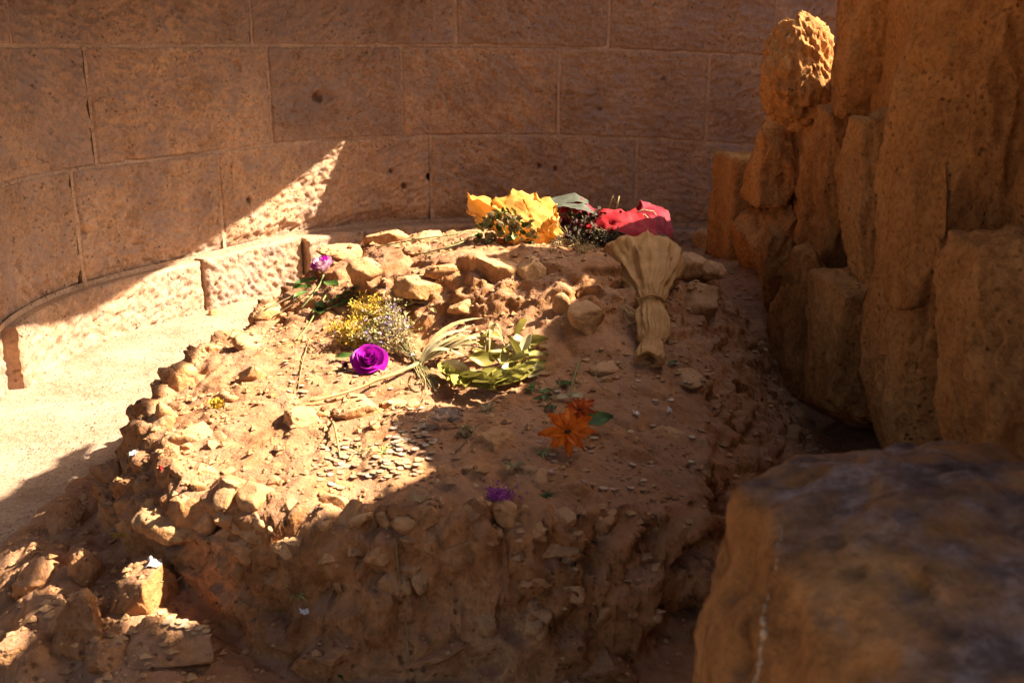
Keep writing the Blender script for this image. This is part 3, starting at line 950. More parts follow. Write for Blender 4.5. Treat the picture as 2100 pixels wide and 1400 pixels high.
fine_ring = []
for i in range(len(ring)):
    j = (i + 1) % len(ring)
    for k in range(6):
        q_ = ring[i] + (ring[j] - ring[i]) * k / 6
        fine_ring.append(q_ + np.array((*(rg.normal(size=2) * .006), 0)))
fine_ring = np.array(fine_ring)
nr = len(fine_ring)
mb = MB()
mb.add(np.concatenate([fine_ring, fine_ring + (0, 0, .03)]), [tuple(range(nr)), tuple(range(2 * nr - 1, nr - 1, -1))] + [(i, i + nr, (i + 1) % nr + nr, (i + 1) % nr) for i in range(nr)])
mb.build('shade_blocker', M['metal'], rf, smooth_shade=False)

#DETAILS#
# ------------------------------------------------------------------ loose gravel and soil chips
def chips(name, label, cat, spots, smin, smax, mat, seed, parent=None):
    rg = np.random.default_rng(seed)
    base = np.array([(1, 0, 0), (-1, 0, 0), (0, 1, 0), (0, -1, 0), (0, 0, 1), (0, 0, -1)], float)
    bf = [(0, 2, 4), (2, 1, 4), (1, 3, 4), (3, 0, 4), (2, 0, 5), (1, 2, 5), (3, 1, 5), (0, 3, 5)]
    V = []; Fc = []
    for k, (p, n) in enumerate(spots):
        s = smin + (smax - smin) * rg.random() ** 4
        v = base * rg.uniform(.55, 1.2, (6, 1)) * s * (1, .8, .55)
        a = rg.uniform(0, 6.28)
        v = v @ rotz(a).T + np.asarray(p) + np.asarray(n) * s * .2
        V.append(v); Fc.extend([tuple(i + 6 * k for i in q_) for q_ in bf])
    me = bpy.data.meshes.new(name)
    V = np.concatenate(V)
    org = wloc(parent) if parent else np.array((V[:, 0].mean(), V[:, 1].mean(), 0))
    me.from_pydata((V - org).tolist(), [], Fc)
    me.materials.append(mat); me.update()
    o = link_mesh(name, me, parent, (0, 0, 0) if parent else org)
    o['kind'] = 'stuff'
    if parent is None: tag(o, label, cat)
    return o

rg = np.random.default_rng(5)
spots = []
while len(spots) < 9000:
    x_ = rg.uniform(-2.0, 1.2); y_ = rg.uniform(1.95, 5.3)
    dens = float(perlin(np.array([[x_ * 2.6, y_ * 2.6, 0]]), 9)[0])
    if rg.random() > 0.35 + 0.9 * dens: continue
    p, n = drop(x_, y_)
    if p[2] < 0.015 or n[2] < .6: continue
    spots.append((p, n))
chips('gravel', None, None, spots, .0022, .021, M['stone'], 3, mound)
spots = []
for k in range(2600):
    px = rg.uniform(-60, 640); py = rg.uniform(600, 1080)
    p = on_z(px, py, 0.0)
    if np.hypot(*(p[:2] - WC)) > WR - .1: continue
    q_, n = drop(p[0], p[1])
    if q_[2] > .03: continue
    spots.append((np.array((p[0], p[1], max(q_[2], 0.004))), (0, 0, 1)))
chips('floor_grit', 'fine grit scattered on the bare sunlit floor', 'grit', spots, .0015, .008, M['floor'], 4)

# ------------------------------------------------------------------ plant and paper materials
M['rose'] = mat_plain('rose_petal', (0.26, 0.004, 0.24), (0.50, 0.014, 0.46), 60, .55, .15, trans=.18)
M['rose_pale'] = mat_plain('faded_rose_petal', (0.50, 0.16, 0.36), (0.75, 0.60, 0.62), 45, .6, .15, trans=.2)
M['orange'] = mat_plain('orange_petal', (0.55, 0.10, 0.006), (0.78, 0.22, 0.012), 40, .55, .15, trans=.15)
M['orange_dk'] = mat_plain('deep_orange_petal', (0.42, 0.06, 0.006), (0.60, 0.12, 0.01), 40, .55, .15, trans=.15)
M['centre'] = mat_plain('flower_centre', (0.02, 0.012, 0.006), (0.07, 0.04, 0.015), 90, .9, .5)
M['green'] = mat_plain('green_leaf', (0.035, 0.075, 0.012), (0.09, 0.15, 0.03), 25, .5, .2, trans=.2, island=.4)
M['laurel'] = mat_plain('laurel_leaf', (0.17, 0.145, 0.022), (0.33, 0.275, 0.06), 18, .42, .25, trans=.18, island=.55)
M['pale_leaf'] = mat_plain('bleached_leaf', (0.40, 0.33, 0.16), (0.62, 0.54, 0.32), 20, .5, .25, trans=.2, island=.3)
M['straw'] = mat_plain('dry_straw', (0.25, 0.17, 0.07), (0.45, 0.34, 0.15), 30, .7, .3, trans=.12, island=.4)
M['stem'] = mat_plain('dry_stem', (0.18, 0.14, 0.05), (0.34, 0.28, 0.12), 30, .7, .3)
M['green_stem'] = mat_plain('green_stem', (0.10, 0.12, 0.035), (0.20, 0.22, 0.08), 30, .7, .3)
M['gold'] = mat_plain('goldenrod', (0.36, 0.22, 0.02), (0.62, 0.42, 0.05), 70, .8, .4, trans=.15)
M['lilac'] = mat_plain('lilac_floret', (0.22, 0.16, 0.34), (0.42, 0.34, 0.52), 70, .8, .3, trans=.15)
M['magenta_floret'] = mat_plain('magenta_floret', (0.26, 0.03, 0.22), (0.40, 0.09, 0.34), 70, .8, .3, trans=.15)
M['dried'] = mat_plain('dried_petal', (0.30, 0.20, 0.08), (0.52, 0.40, 0.20), 35, .8, .4, trans=.15)
M['white_petal'] = mat_plain('withered_white_petal', (0.40, 0.28, 0.20), (0.62, 0.48, 0.36), 35, .7, .3, trans=.15)
M['yellow_paper'] = mat_plain('yellow_paper', (0.60, 0.31, 0.06), (0.80, 0.47, 0.14), 12, .6, .25, trans=.4)
M['kraft'] = mat_plain('kraft_paper', (0.42, 0.205, 0.06), (0.58, 0.32, 0.115), 16, .7, .3, trans=.25)
M['grey_paper'] = mat_plain('grey_green_paper', (0.035, 0.036, 0.024), (0.085, 0.088, 0.06), 20, .7, .3, trans=.1)
M['red_cloth'] = mat_plain('red_mesh_cloth', (0.24, 0.0015, 0.005), (0.34, 0.003, 0.010), 300, .7, .3, trans=.25)
M['crimson'] = mat_plain('crimson_cloth', (0.17, 0.0015, 0.010), (0.25, 0.003, 0.020), 300, .7, .3, trans=.25)
M['dark_rose'] = mat_plain('dried_dark_rose', (0.035, 0.006, 0.010), (0.10, 0.014, 0.022), 60, .7, .4)
M['dark_leaf'] = mat_plain('withered_dark_leaf', (0.025, 0.018, 0.010), (0.07, 0.05, 0.022), 60, .8, .4)
M['dull_green'] = mat_plain('dried_green_leaf', (0.16, 0.17, 0.04), (0.38, 0.38, 0.14), 50, .6, .3, trans=.15)
M['twine'] = mat_plain('twine', (0.30, 0.20, 0.09), (0.46, 0.33, 0.17), 200, .9, .5)
M['scrap'] = mat_plain('white_paper_scrap', (0.50, 0.44, 0.40), (0.62, 0.56, 0.50), 20, .7, .1)
M['bark'] = mat_plain('twig_bark', (0.10, 0.06, 0.025), (0.22, 0.14, 0.06), 60, .9, .4)
def mat_coin(name, a, b, dust, amt):
    t = NT(name).rough(.5)
    n = t.noise(70, 4, .6)
    oi = t.n('ShaderNodeObjectInfo')
    c = t.mix(t.math('MULTIPLY', t.ramp(n, [(0.25, .3), (.65, 1.0)]), amt), t.ramp(n, [(.3, a), (.7, b)]), dust)
    c = t.mix(.5, c, t.ramp(oi.outputs['Random'], [(0, .6), (1, 1.15)]), 'MULTIPLY')
    t.color(c)
    t.b.inputs['Metallic'].default_value = 0.0
    t.bump(t.noise(260, 3), .35, .002)
    return t.m
M['coin_a'] = mat_coin('dusty_copper', (.20, .075, .035), (.36, .15, .07), (.42, .27, .18), .8)
M['coin_b'] = mat_coin('dusty_brass', (.28, .18, .06), (.42, .29, .11), (.46, .31, .20), .85)
M['coin_c'] = mat_coin('dusty_nickel', (.24, .21, .18), (.38, .34, .29), (.46, .33, .23), .85)

def up_surf(px, py, lift=0.0):
    p, n = surf(px, py)
    return p + np.array((0, 0, lift)), n

def path(pts, lift=0.004, sub=4, arch=0.0):
    """a polyline laid over the ground through photograph points, with a little sag and lift"""
    out = []
    P3 = [np.asarray(up_surf(*q_)[0]) for q_ in pts]
    for i in range(len(P3) - 1):
        for k in range(sub):
            t = k / sub
            p = P3[i] * (1 - t) + P3[i + 1] * t
            out.append(p)
    out.append(P3[-1])
    out = np.array(out)
    n = len(out)
    for i in range(n):
        g_, _ = drop(out[i][0], out[i][1])
        u = i / (n - 1)
        out[i][2] = max(out[i][2], g_[2] if g_[2] < out[i][2] + .06 else out[i][2]) + lift + arch * math.sin(math.pi * u)
    k = out.copy()
    k[1:-1] = (out[:-2] + out[1:-1] * 2 + out[2:]) / 4
    return k

def leaf_mesh(name, mat, ratio=0.42, cup=0.12, bend=0.15, wave=0.0, seed=0):
    n = 9
    rg_ = np.random.default_rng(seed)
    ph_ = rg_.uniform(0, 6)
    rows = []
    for i in range(n):
        u = i / (n - 1)
        w = ratio * .5 * (math.sin(math.pi * u ** .85) ** .8) + (.012 if i in (0, n - 1) else 0)
        row = []
        for s in (-1, -.5, 0, .5, 1):
            zz = cup * ratio * (s * s) - bend * u * u + wave * math.sin(u * 9 + ph_ + s * 2) * abs(s)
            row.append((u, s * w, zz))
        rows.append(row)
    return MB().grid(np.array(rows)).mesh(name, mat)

def put_leaf(me, parent, pos, d, up, size, name='leaf'):
    o = link_mesh(name, me, parent)
    place(o, pos, frame(d, up), size)
    return o

def petal_patch(theta, r_in, r_out, height, span, flare, wob, n=7, m=6):
    rows = []
    for i in range(m):
        t = i / (m - 1)
        row = []
        for j in range(n):
            a = -1 + 2 * j / (n - 1)
            ww = math.sqrt(max(0.02, 1 - (0.0 if t < .6 else ((t - .6) / .4) ** 2 * .25)))
            ang = theta + a * span * ww
            r = r_in + (r_out - r_in) * t ** .8 + flare * t ** 4 + wob * math.sin(5 * a + theta * 3) * t
            z = height * (t - .14 * (a * a) * t) - flare * .55 * t ** 5
            row.append((r * math.cos(ang), r * math.sin(ang), z))
        rows.append(row)
    return np.array(rows)

def rose(parent, pos, axis, R, mat, n=20, seed=1, mat_alt=None, open_=1.0):
    rg_ = np.random.default_rng(seed)
    B = frame(axis, (0.2, 0.3, 1.0))
    B = np.stack([B[:, 1], B[:, 2], B[:, 0]], 1)       # columns: two sides, axis last
    for i in range(n):
        f_ = (i + 1) / n
        th = i * 2.4 + rg_.uniform(-.2, .2)
        r_out = R * (0.10 + 0.80 * f_ ** .9)
        pts = petal_patch(th, R * .06 + R * .45 * f_ * .5, r_out, R * (1.12 - .42 * f_ ** 2), 1.25 - .35 * f_, R * .26 * open_ * f_ ** 2, R * .015)
        q_ = pts.reshape(-1, 3) @ B.T + np.asarray(pos) - np.asarray(axis) * R * .35
        mb = MB().grid(q_.reshape(pts.shape))
        mb.build('petal', mat_alt if (mat_alt and i % 3 == 0) else mat, parent)

# ---- purple rose
c, n = up_surf(757, 757, .028)
ax = np.array((.10, -.62, .78))
t = thing('rose', 'vivid purple rose head lying on the sunlit dirt beside dried stems', 'rose', c - (0, 0, .03))
rose(t, c, ax, 35 * mpp(c), M['rose'], 22, 3)
st = MB().tube(path([(757, 765), (735, 758), (690, 762), (640, 765)], .006), .003, .002).build('stem', M['stem'], t)
LG = [leaf_mesh('leaf_a', M['green'], .45, .2, .2, .03, 1), leaf_mesh('leaf_b', M['green'], .6, .15, .1, .03, 2)]
for (px, py, dx, dy, s_) in ((735, 740, -1, .25, .085), (748, 735, -.8, .8, .06)):
    p, nn = up_surf(px, py, .012)
    put_leaf(LG[0], st, p, (dx, dy, .1), (0, -.2, 1), s_)

p, nn = up_surf(706, 757, .012)
for k in range(8):
    pass
t2 = thing('rosebud', 'small dried red bud next to the purple rose', 'flower', p - (0, 0, .012))
rose(t2, p, np.array((.7, -.3, .6)), .017, M['dark_rose'], 8, 8)
MB().tube(path([(704, 757), (680, 765), (640, 766)], .005), .002, .0015).build('stem', M['straw'], t2)

# ---- faded rose near the back of the terrace
c, n = up_surf(664, 562, .035)
t = thing('rose', 'white and magenta rose lying head up at the mound edge by wall', 'rose', c - (0, 0, .035))
rose(t, c, np.array((-.25, -.35, .9)), 26 * mpp(c), M['rose_pale'], 15, 5, mat_alt=M['rose'], open_=.7)
st = MB().tube(path([(664, 572), (655, 590), (640, 612), (615, 640)], .01), .005, .003).build('stem', M['green_stem'], t)
for k, (px, py, dx, dy, s_) in enumerate(((650, 585, -.8, -.4, .10), (668, 590, .6, -.6, .09), (640, 600, -.9, .2, .09), (655, 632, .3, -.9, .085), (630, 610, -.5, -.8, .08))):
    p, nn = up_surf(px, py, .022)
    put_leaf(LG[k % 2], st, p, (dx, dy, .05), (0, -.2, 1), s_)

# ---- sprawl of loose green stems below it
t = thing('flower_stalk', 'long leafless rose stem running down the dirt below faded rose', 'stem', up_surf(640, 660)[0])
MB().tube(path([(668, 610), (650, 640), (632, 672), (610, 700)], .008), .004, .003).build('stalk', M['green_stem'], t)
p, nn = up_surf(655, 640, .015); put_leaf(LG[1], t, p, (.2, -.9, .05), (0, 0, 1), .09)
t = thing('leaf_sprig', 'dark green leafy sprig in the shade of the upper stones', 'sprig', up_surf(705, 625)[0])
MB().tube(path([(670, 640), (700, 628), (735, 605)], .012), .003, .002).build('stalk', M['green_stem'], t)
for k in range(12):
    px = 680 + k * 5; p, nn = up_surf(px, 636 - k * 2.6, .015 + .008 * (k % 3))
    put_leaf(LG[k % 2], t, p, (math.cos(k * 2.1), math.sin(k * 2.1), .2), (0, -.3, 1), .05)

# ---- dried rose
c, n = up_surf(858, 622, .03)
t = thing('dried_rose', 'withered cream rose on a dry stem below the upper stones', 'rose', c - (0, 0, .03))
rose(t, c, np.array((.35, -.75, .5)), 24 * mpp(c), M['dried'], 14, 9, open_=.8)
MB().tube(path([(850, 628), (820, 640), (795, 655)], .016), .004, .003).build('stem', M['stem'], t)
LD = leaf_mesh('leaf_dry', M['straw'], .4, .25, .3, .05, 4)
for (px, py, dx, dy) in ((835, 632, -.5, -.8), (880, 640, .5, -.7), (840, 645, -.2, -1)):
    put_leaf(LD, t, up_surf(px, py, .014)[0], (dx, dy, .1), (0, -.2, 1), .05)

# ---- goldenrod bundle
def florets(n, centre_fn, smin, smax, mat, parent, name, seed):
    """many tiny florets joined into one part"""
    rg_ = np.random.default_rng(seed)
    mb = MB()
    for k in range(n):
        p = centre_fn(rg_)
        s = rg_.uniform(smin, smax)
        d = rg_.normal(size=3); d /= np.linalg.norm(d)
        B = frame(d, rg_.normal(size=3))
        a = np.array([(0, 0, 0), (1, .5, .3), (1.3, 0, 0), (1, -.5, .3), (-.4, .9, .2), (-.8, .3, .4), (-.6, -.7, .1)]) * s
        mb.add(a @ B.T + p, [(0, 3, 2, 1), (0, 4, 5), (0, 5, 6)])
    o = mb.build(name, mat, parent, smooth_shade=False)
    o['kind'] = 'stuff'
    return o
tie, _ = up_surf(846, 744, .02)
tipL, _ = up_surf(715, 655, .04)
tipT, _ = up_surf(757, 628, .06)
t = thing('dried_bouquet', 'tied bundle of dried goldenrod and lilac flowers lying across the terrace', 'bouquet', tie - (0, 0, .02))
mb = MB()
rg = np.random.default_rng(77)
heads = []
for k in range(46):
    f_ = rg.random()
    px = 700 + 110 * f_ + rg.normal() * 10; py = 690 - 60 * math.sin(f_ * 2.2) + rg.normal() * 16 + 20
    e, _ = up_surf(px, py, rg.uniform(.015, .075))
    mid = (tie + e) / 2 + rg.normal(size=3) * .012 + (0, 0, .012)
    mb.tube(np.array([tie + rg.normal(size=3) * .006, mid, e]), .0016, .001, 4)
    heads.append((mid, e))
for k in range(26):
    e, _ = up_surf(862 + rg.uniform(-5, 45), 800 + rg.uniform(-28, 14), .008)
    mb.tube(np.array([tie + rg.normal(size=3) * .006, (tie + e) / 2 + rg.normal(size=3) * .005, e]), .0016, .0014, 4)
stk = mb.build('stalks', M['stem'], t); stk['kind'] = 'stuff'
def along(lo, hi, sp, sel):
    def fn(r_):
        a, e = heads[r_.integers(len(heads))] if sel is None else sel[r_.integers(len(sel))]
        return a + (e - a) * r_.uniform(lo, hi) + r_.normal(size=3) * sp
    return fn
gsel = [h for h in heads if (h[1] - CAM)[0] / ((h[1] - CAM) @ _F) * 2100 + 1050 < 775]
florets(2100, along(.45, 1.08, .011, gsel), .004, .010, M['gold'], stk, 'goldenrod_florets', 1)
florets(420, along(-.3, .8, .016, None), .004, .008, M['lilac'], stk, 'lilac_florets', 2)
florets(1100, along(-.5, .9, .018, None), .004, .010, M['dried'], stk, 'dry_leaves', 3)
florets(260, along(-.4, .9, .018, None), .006, .014, M['dull_green'], stk, 'green_leaves', 4)
ring = np.array([tie + .012 * np.array((math.cos(a) * .6, math.cos(a) * .5, math.sin(a))) for a in np.linspace(0, 6.28, 12)])
MB().tube(ring, .003, .003, 5).build('tie', M['scrap'], t)

# ---- palm spray: long stem and strap leaves
t = thing('palm_spray', 'dried palm leaf spray with a long straight stem across the dirt', 'palm leaf', up_surf(850, 765)[0])
sp = path([(636, 832), (700, 822), (752, 806), (800, 785), (862, 752)], .014, 4, .012)
MB().tube(sp, .0035, .0075, 6).build('stalk', M['stem'], t)
root = sp[-1]
rg = np.random.default_rng(12)
for k in range(16):
    ex = 935 + rg.uniform(0, 75); ey = 700 + rg.uniform(0, 62)
    e, _ = up_surf(ex, ey, .03 + rg.uniform(0, .05))
    d = e - root
    pts = []
    bnd = rg.uniform(-.04, .05)
    for i in range(9):
        u = i / 8
        pts.append(root + d * u + np.array((bnd * math.sin(u * 3.1), 0, .05 * math.sin(u * 2.6) - .015 * u)))
    MB().ribbon(pts, rg.uniform(.007, .013), (0, -.5, 1), .25).build('blade', M['pale_leaf'] if k % 3 == 0 else M['laurel'] if k % 5 == 1 else M['straw'], t)
for k in range(7):      # curled strips bending back
    a, _ = up_surf(985 + k * 5, 735 - k * 3, .06)
    e, _ = up_surf(1000 + rg.uniform(-10, 60), 690 + rg.uniform(0, 75), .05)
    pts = [a + (e - a) * u + np.array((0, 0, .05 * math.sin(u * 3.1))) for u in np.linspace(0, 1, 8)]
    MB().ribbon(pts, .006, (.3, -.5, 1), .3).build('blade', M['straw'], t)

# ---- laurel branch with overlapping leaves
t = thing('laurel_branch', 'laurel branch of thick yellow green leaves in the sun patch', 'laurel', up_surf(1000, 790)[0])
LL = [leaf_mesh('laurel_a', M['laurel'], .5, .25, .12, .02, 11), leaf_mesh('laurel_b', M['laurel'], .42, .3, .2, .03, 12), leaf_mesh('laurel_c', M['laurel'], .56, .18, .05, .03, 13)]
LP = [leaf_mesh('laurel_pale', M['pale_leaf'], .5, .25, .12, .02, 14)]
spine = path([(905, 770), (930, 792), (965, 803), (1010, 803), (1050, 790), (1090, 772)], .016, 5)
stl = MB().tube(spine, .003, .002).build('stalk', M['stem'], t)
for i in range(44):
    f_ = i / 44
    k = min(len(spine) - 2, int(f_ * (len(spine) - 1)))
    d = spine[k + 1] - spine[k]; d /= np.linalg.norm(d)
    side = 1 if i % 2 else -1
    lat = np.cross((0, 0, 1), d)
    dirv = d * .75 + lat * side * rg.uniform(.15, .7) + np.array((0, 0, rg.uniform(-.05, .35)))
    upv = np.array((0, -.75, 1)) + rg.normal(size=3) * .35
    put_leaf(LL[i % 3] if rg.random() > .1 else LP[0], stl, spine[k] + (0, 0, rg.uniform(0, .025)), dirv, upv, rg.uniform(.072, .105))
t = thing('laurel_sprig', 'bleached laurel sprig with broad pale leaves behind the palm spray', 'laurel', up_surf(1045, 745)[0])
for i in range(26):
    px = 1005 + rg.uniform(0, 75); py = 775 - rg.uniform(0, 55)
    p, _ = up_surf(px, py, rg.uniform(.015, .06))
    dirv = np.array((rg.normal(), rg.normal() * .6, rg.uniform(0, .7)))
    put_leaf(LP[0] if rg.random() < .35 else LL[i % 3], t, p, dirv, np.array((0, -.5, 1)) + rg.normal(size=3) * .5, rg.uniform(.06, .10))
MB().tube(path([(950, 770), (1000, 765), (1070, 740)], .012), .003, .002).build('stalk', M['stem'], t)

# ---- orange flowers
def daisy(parent, pos, axis, L, mat, n, seed, rings=2, width=.42):
    rg_ = np.random.default_rng(seed)
    B = frame(axis, (.1, .2, 1.0))
    s1, s2, a_ = B[:, 1], B[:, 2], B[:, 0]
    mes = [leaf_mesh('petal_%s' % 'abc'[q_], mat, width, .35, .10 + .12 * q_, .02, seed + q_) for q_ in range(3)]
    for r_ in range(rings):
        for i in range(n):
            th = (i + .5 * r_) * 2 * math.pi / n + rg_.uniform(-.14, .14)
            d = s1 * math.cos(th) + s2 * math.sin(th)
            d = d + a_ * (.12 + .35 * r_ + rg_.uniform(-.12, .15))
            put_leaf(mes[i % 3], parent, np.asarray(pos) + d * L * .1, d, a_, L * (1 - .25 * r_) * rg_.uniform(.85, 1.1), 'petal')
    p, f = ico(2)
    MB().add(p * L * .17 * (1, 1, .6) @ B.T + np.asarray(pos) + a_ * L * .05, f).build('flower_centre', M['centre'], parent)
c, n = up_surf(1163, 922, .05)
t = thing('orange_flower', 'large orange flower with pointed petals lying in the shade', 'flower', c - (0, 0, .05))
L_ = 52 * mpp(c)
daisy(t, c, np.array((.05, -.75, .66)), L_, M['orange'], 8, 21)
MB().tube(path([(1165, 905), (1172, 860), (1176, 820)], .012), .0035, .003).build('stem', M['green_stem'], t)
c, n = up_surf(1188, 876, .05)
t = thing('orange_flower', 'smaller deep orange flower with green leaf and upright stem', 'flower', c - (0, 0, .05))
daisy(t, c, np.array((-.05, -.45, .85)), 36 * mpp(c), M['orange_dk'], 7, 22)
MB().tube(path([(1185, 870), (1170, 820), (1180, 780), (1193, 742)], .012, 4, .02), .0032, .0025).build('stem', M['green_stem'], t)
put_leaf(leaf_mesh('leaf_broad', M['green'], .72, .15, .1, .02, 6), t, up_surf(1200, 880, .02)[0], (.85, .2, .15), (0, -.4, 1), .085)
LGp = leaf_mesh('leaf_pale', M['pale_leaf'], .5, .2, .2, .03, 7)
for (px, py, dx, dy) in ((1168, 822, -1, -.3), (1172, 818, .6, -.5)):
    put_leaf(LGp, t, up_surf(px, py, .015)[0], (dx, dy, .1), (0, -.3, 1), .05)

# ---- bouquet in yellow paper
def crumple(P_, amp, sc, seed):
    f = P_.reshape(-1, 3)
    d = np.stack([fbm(f * sc, 3, seed), fbm(f * sc, 3, seed + 1), fbm(f * sc, 3, seed + 2)], 1)
    r_ = fbm(f * sc * 1.3, 3, seed + 4, ridged=True)[:, None] * .5
    return (f + amp * d + amp * .4 * r_).reshape(P_.shape)

c = on_y(1043, 462, 4.10)
t = thing('bouquet', 'withered green and cream posy wrapped in crumpled yellow paper', 'bouquet', c - (0, 0, .1))
sx = mpp(c)
ax = np.array((-.30, -.84, .36)); ax /= np.linalg.norm(ax)
B = frame(ax, (0, 0, 1.0)); lat = B[:, 1] * -1; upv = B[:, 2]
if lat[0] < 0: lat = -lat
apex = c + lat * .16 - ax * .34 - upv * .02
rows = []
rim_px = [(952, 404), (1000, 424), (1045, 402), (1090, 408), (1130, 432), (1118, 462), (1095, 484), (1075, 503), (1040, 508), (1000, 484), (968, 462), (948, 440)]
rim = []
for (px, py) in rim_px:
    # rim points in the plane through c whose normal is the axis, tall ends bent outward
    d = ray(px, py)
    tt = ((c + ax * .02 - CAM) @ ax) / (d @ ax)
    rim.append(CAM + d * tt)
rim = np.array(rim)
m_ = 120
ang = np.linspace(0, len(rim), m_, endpoint=False)
R2 = []
for a in ang:
    i = int(a) % len(rim); j = (i + 1) % len(rim); u = a - int(a); u = u * u * (3 - 2 * u)
    R2.append(rim[i] * (1 - u) + rim[j] * u)
R2 = np.array(R2)
for i in range(26):
    u = i / 25
    w = u ** .55
    rows.append(apex + (R2 - apex) * w + ax * (-.10 * (1 - w) * 0))
rows = np.array(rows)
A_, Bk = np.meshgrid(np.arange(m_) / m_ * 2 * math.pi, np.linspace(0, 1, rows.shape[0]))
cyl = np.stack([np.cos(A_) * 1.6, np.sin(A_) * 1.6, Bk * 1.6], -1).reshape(-1, 3)
cre = fbm(cyl * 2.0, 4, 29, 0.55, ridged=True).reshape(A_.shape)
rows = rows + upv * (.020 * Bk * cre)[..., None] + lat * (.012 * Bk * np.roll(cre, 9, 1))[..., None]
rows = crumple(rows, .012, 12, 15)
mb = MB().grid(rows, wrap=True)
mb.build('paper_wrap', M['yellow_paper'], t)
cc = c - ax * .03 - lat * .015 - upv * .03
def posy(r_):
    a = r_.uniform(0, 6.28); q_ = math.sqrt(r_.random())
    return cc + lat * (.125 * q_ * math.cos(a)) + upv * (.085 * q_ * math.sin(a)) + ax * (.06 * (1 - q_ * q_) + r_.normal() * .012)
LQ = [leaf_mesh('posy_leaf_a', M['dull_green'], .6, .3, .2, .05, 41), leaf_mesh('posy_leaf_b', M['green'], .6, .3, .2, .05, 42), leaf_mesh('posy_leaf_c', M['pale_leaf'], .6, .3, .2, .05, 43)]
rgq = np.random.default_rng(33)
for k in range(120):
    pq = posy(rgq)
    dq = (pq - cc) + ax * .05 + rgq.normal(size=3) * .06
    put_leaf(LQ[rgq.choice(3, p=(.55, .2, .25))], t, pq, dq, ax + rgq.normal(size=3) * .5, rgq.uniform(.022, .042))
for k, (a, b) in enumerate(((.02, .045), (-.05, .05), (-.04, -.035), (.05, 0.02))):
    rose(t, cc + lat * a + upv * b + ax * .06, ax + np.array((0.1 * math.sin(k * 2), 0, .1 * math.cos(k))), .030, M['dried'], 9, 50 + k, open_=.3)
MB().tube(path([(995, 480), (930, 492), (860, 500), (770, 512)], .012, 4, .01), .0035, .0025).build('stem', M['green_stem'], t)
MB().tube(path([(990, 478), (950, 508), (905, 522), (850, 530)], .012, 4, .01), .003, .0022).build('stem', M['green_stem'], t)

# ---- kraft paper bouquet with red cloth
prof = [(1312, 520, 62, 4.02), (1315, 527, 72, 3.99), (1318, 540, 74, 3.93), (1322, 562, 62, 3.83), (1327, 582, 46, 3.74), (1331, 602, 30, 3.66), (1335, 620, 20, 3.59), (1336, 632, 19, 3.56), (1338, 652, 25, 3.50), (1340, 685, 24, 3.41), (1335, 705, 17, 3.35), (1332, 728, 22, 3.27), (1331, 742, 24, 3.22), (1333, 740, 9, 3.23)]
t = thing('bouquet', 'tall dark bouquet in tied brown kraft paper with red cloth around the flowers', 'bouquet', up_surf(1333, 700)[0])
cs = np.array([on_y(px, py, y_) for (px, py, r_, y_) in prof])
rs = [(r_, r_ * mpp(c_) * .62) for (px, py, r_, y_), c_ in zip(prof, cs)]
rows = []
nn_ = 128
for i in range(len(cs)):
    d = cs[min(i + 1, len(cs) - 1)] - cs[max(i - 1, 0)]; d /= np.linalg.norm(d)
    lat = np.array((1.0, 0, 0)) - d * d[0]; lat /= np.linalg.norm(lat)
    upv = np.cross(lat, d);
    if upv[2] < 0: upv = -upv
    r_ = rs[i][0] * mpp(cs[i])
    ctr = cs[i]
    row = []
    for j in range(nn_):
        a = 2 * math.pi * j / nn_
        tight = max(0, 1 - abs(i - 6.5) / 6)
        pleat = 1 + (.02 + .07 * tight) * math.sin(4 * a + 2.6 * math.sin(a + .4) + .25 * i)
        row.append(ctr + lat * math.cos(a) * r_ * pleat + upv * math.sin(a) * rs[i][1] * pleat)
    rows.append(row)
rows = np.array(rows)
# refine along the length
fine_rows = []
for i in range(len(rows) - 1):
    for k in range(4):
        u = k / 4
        fine_rows.append(rows[i] * (1 - u) + rows[i + 1] * u)
fine_rows.append(rows[-1])
fr = np.array(fine_rows)
A_, Bk = np.meshgrid(np.arange(fr.shape[1]) / fr.shape[1] * 2 * math.pi, np.linspace(0, 1, fr.shape[0]))
cyl = np.stack([np.cos(A_) * 1.6, np.sin(A_) * 1.6, Bk * 2.4 + .35 * np.sin(A_ * 2)], -1).reshape(-1, 3)
cre = fbm(cyl * (1.7, 1.7, 1.9), 4, 9, 0.5, ridged=True).reshape(A_.shape)
mid_ = fr.mean(1, keepdims=True)
radv = fr - mid_
rl = np.linalg.norm(radv, axis=2, keepdims=True) + 1e-6
fr = fr + radv / rl * ((.017 * np.minimum(1, rl / .07)) * cre[..., None])
fr[0] += np.stack([0 * A_[0], 0 * A_[0], .03 * perlin(cyl[:fr.shape[1]] * 3, 4)], -1)
fr[-1] += np.stack([.01 * np.sin(5 * A_[0]), -.03 * perlin(cyl[:fr.shape[1]] * 4, 5), 0 * A_[0]], -1)
rows = crumple(fr, .008, 17, 19)
MB().grid(rows, wrap=True).build('paper_wrap', M['kraft'], t)
# twine tie and its bow
tc = cs[6]
ringp = np.array([tc + np.array((math.cos(a) * 25 * mpp(tc), -.012 * math.sin(a) , math.sin(a) * .030)) for a in np.linspace(0, 6.28, 16)])
tieo = MB().tube(ringp, .006, .006, 6).build('tie', M['kraft'], t)
bow = [((1325, 660), (1290, 655), (1272, 640), (1280, 632), (1310, 650), (1325, 662)), ((1322, 665), (1300, 690), (1305, 668), (1322, 662)), ((1318, 662), (1290, 672), (1278, 650), (1316, 658)), ((1316, 664), (1312, 690), (1322, 688), (1318, 664))]
for b in bow:
    MB().tube(path(b, .012, 4), .0028, .0028, 5).build('twine_loop', M['twine'], tieo)

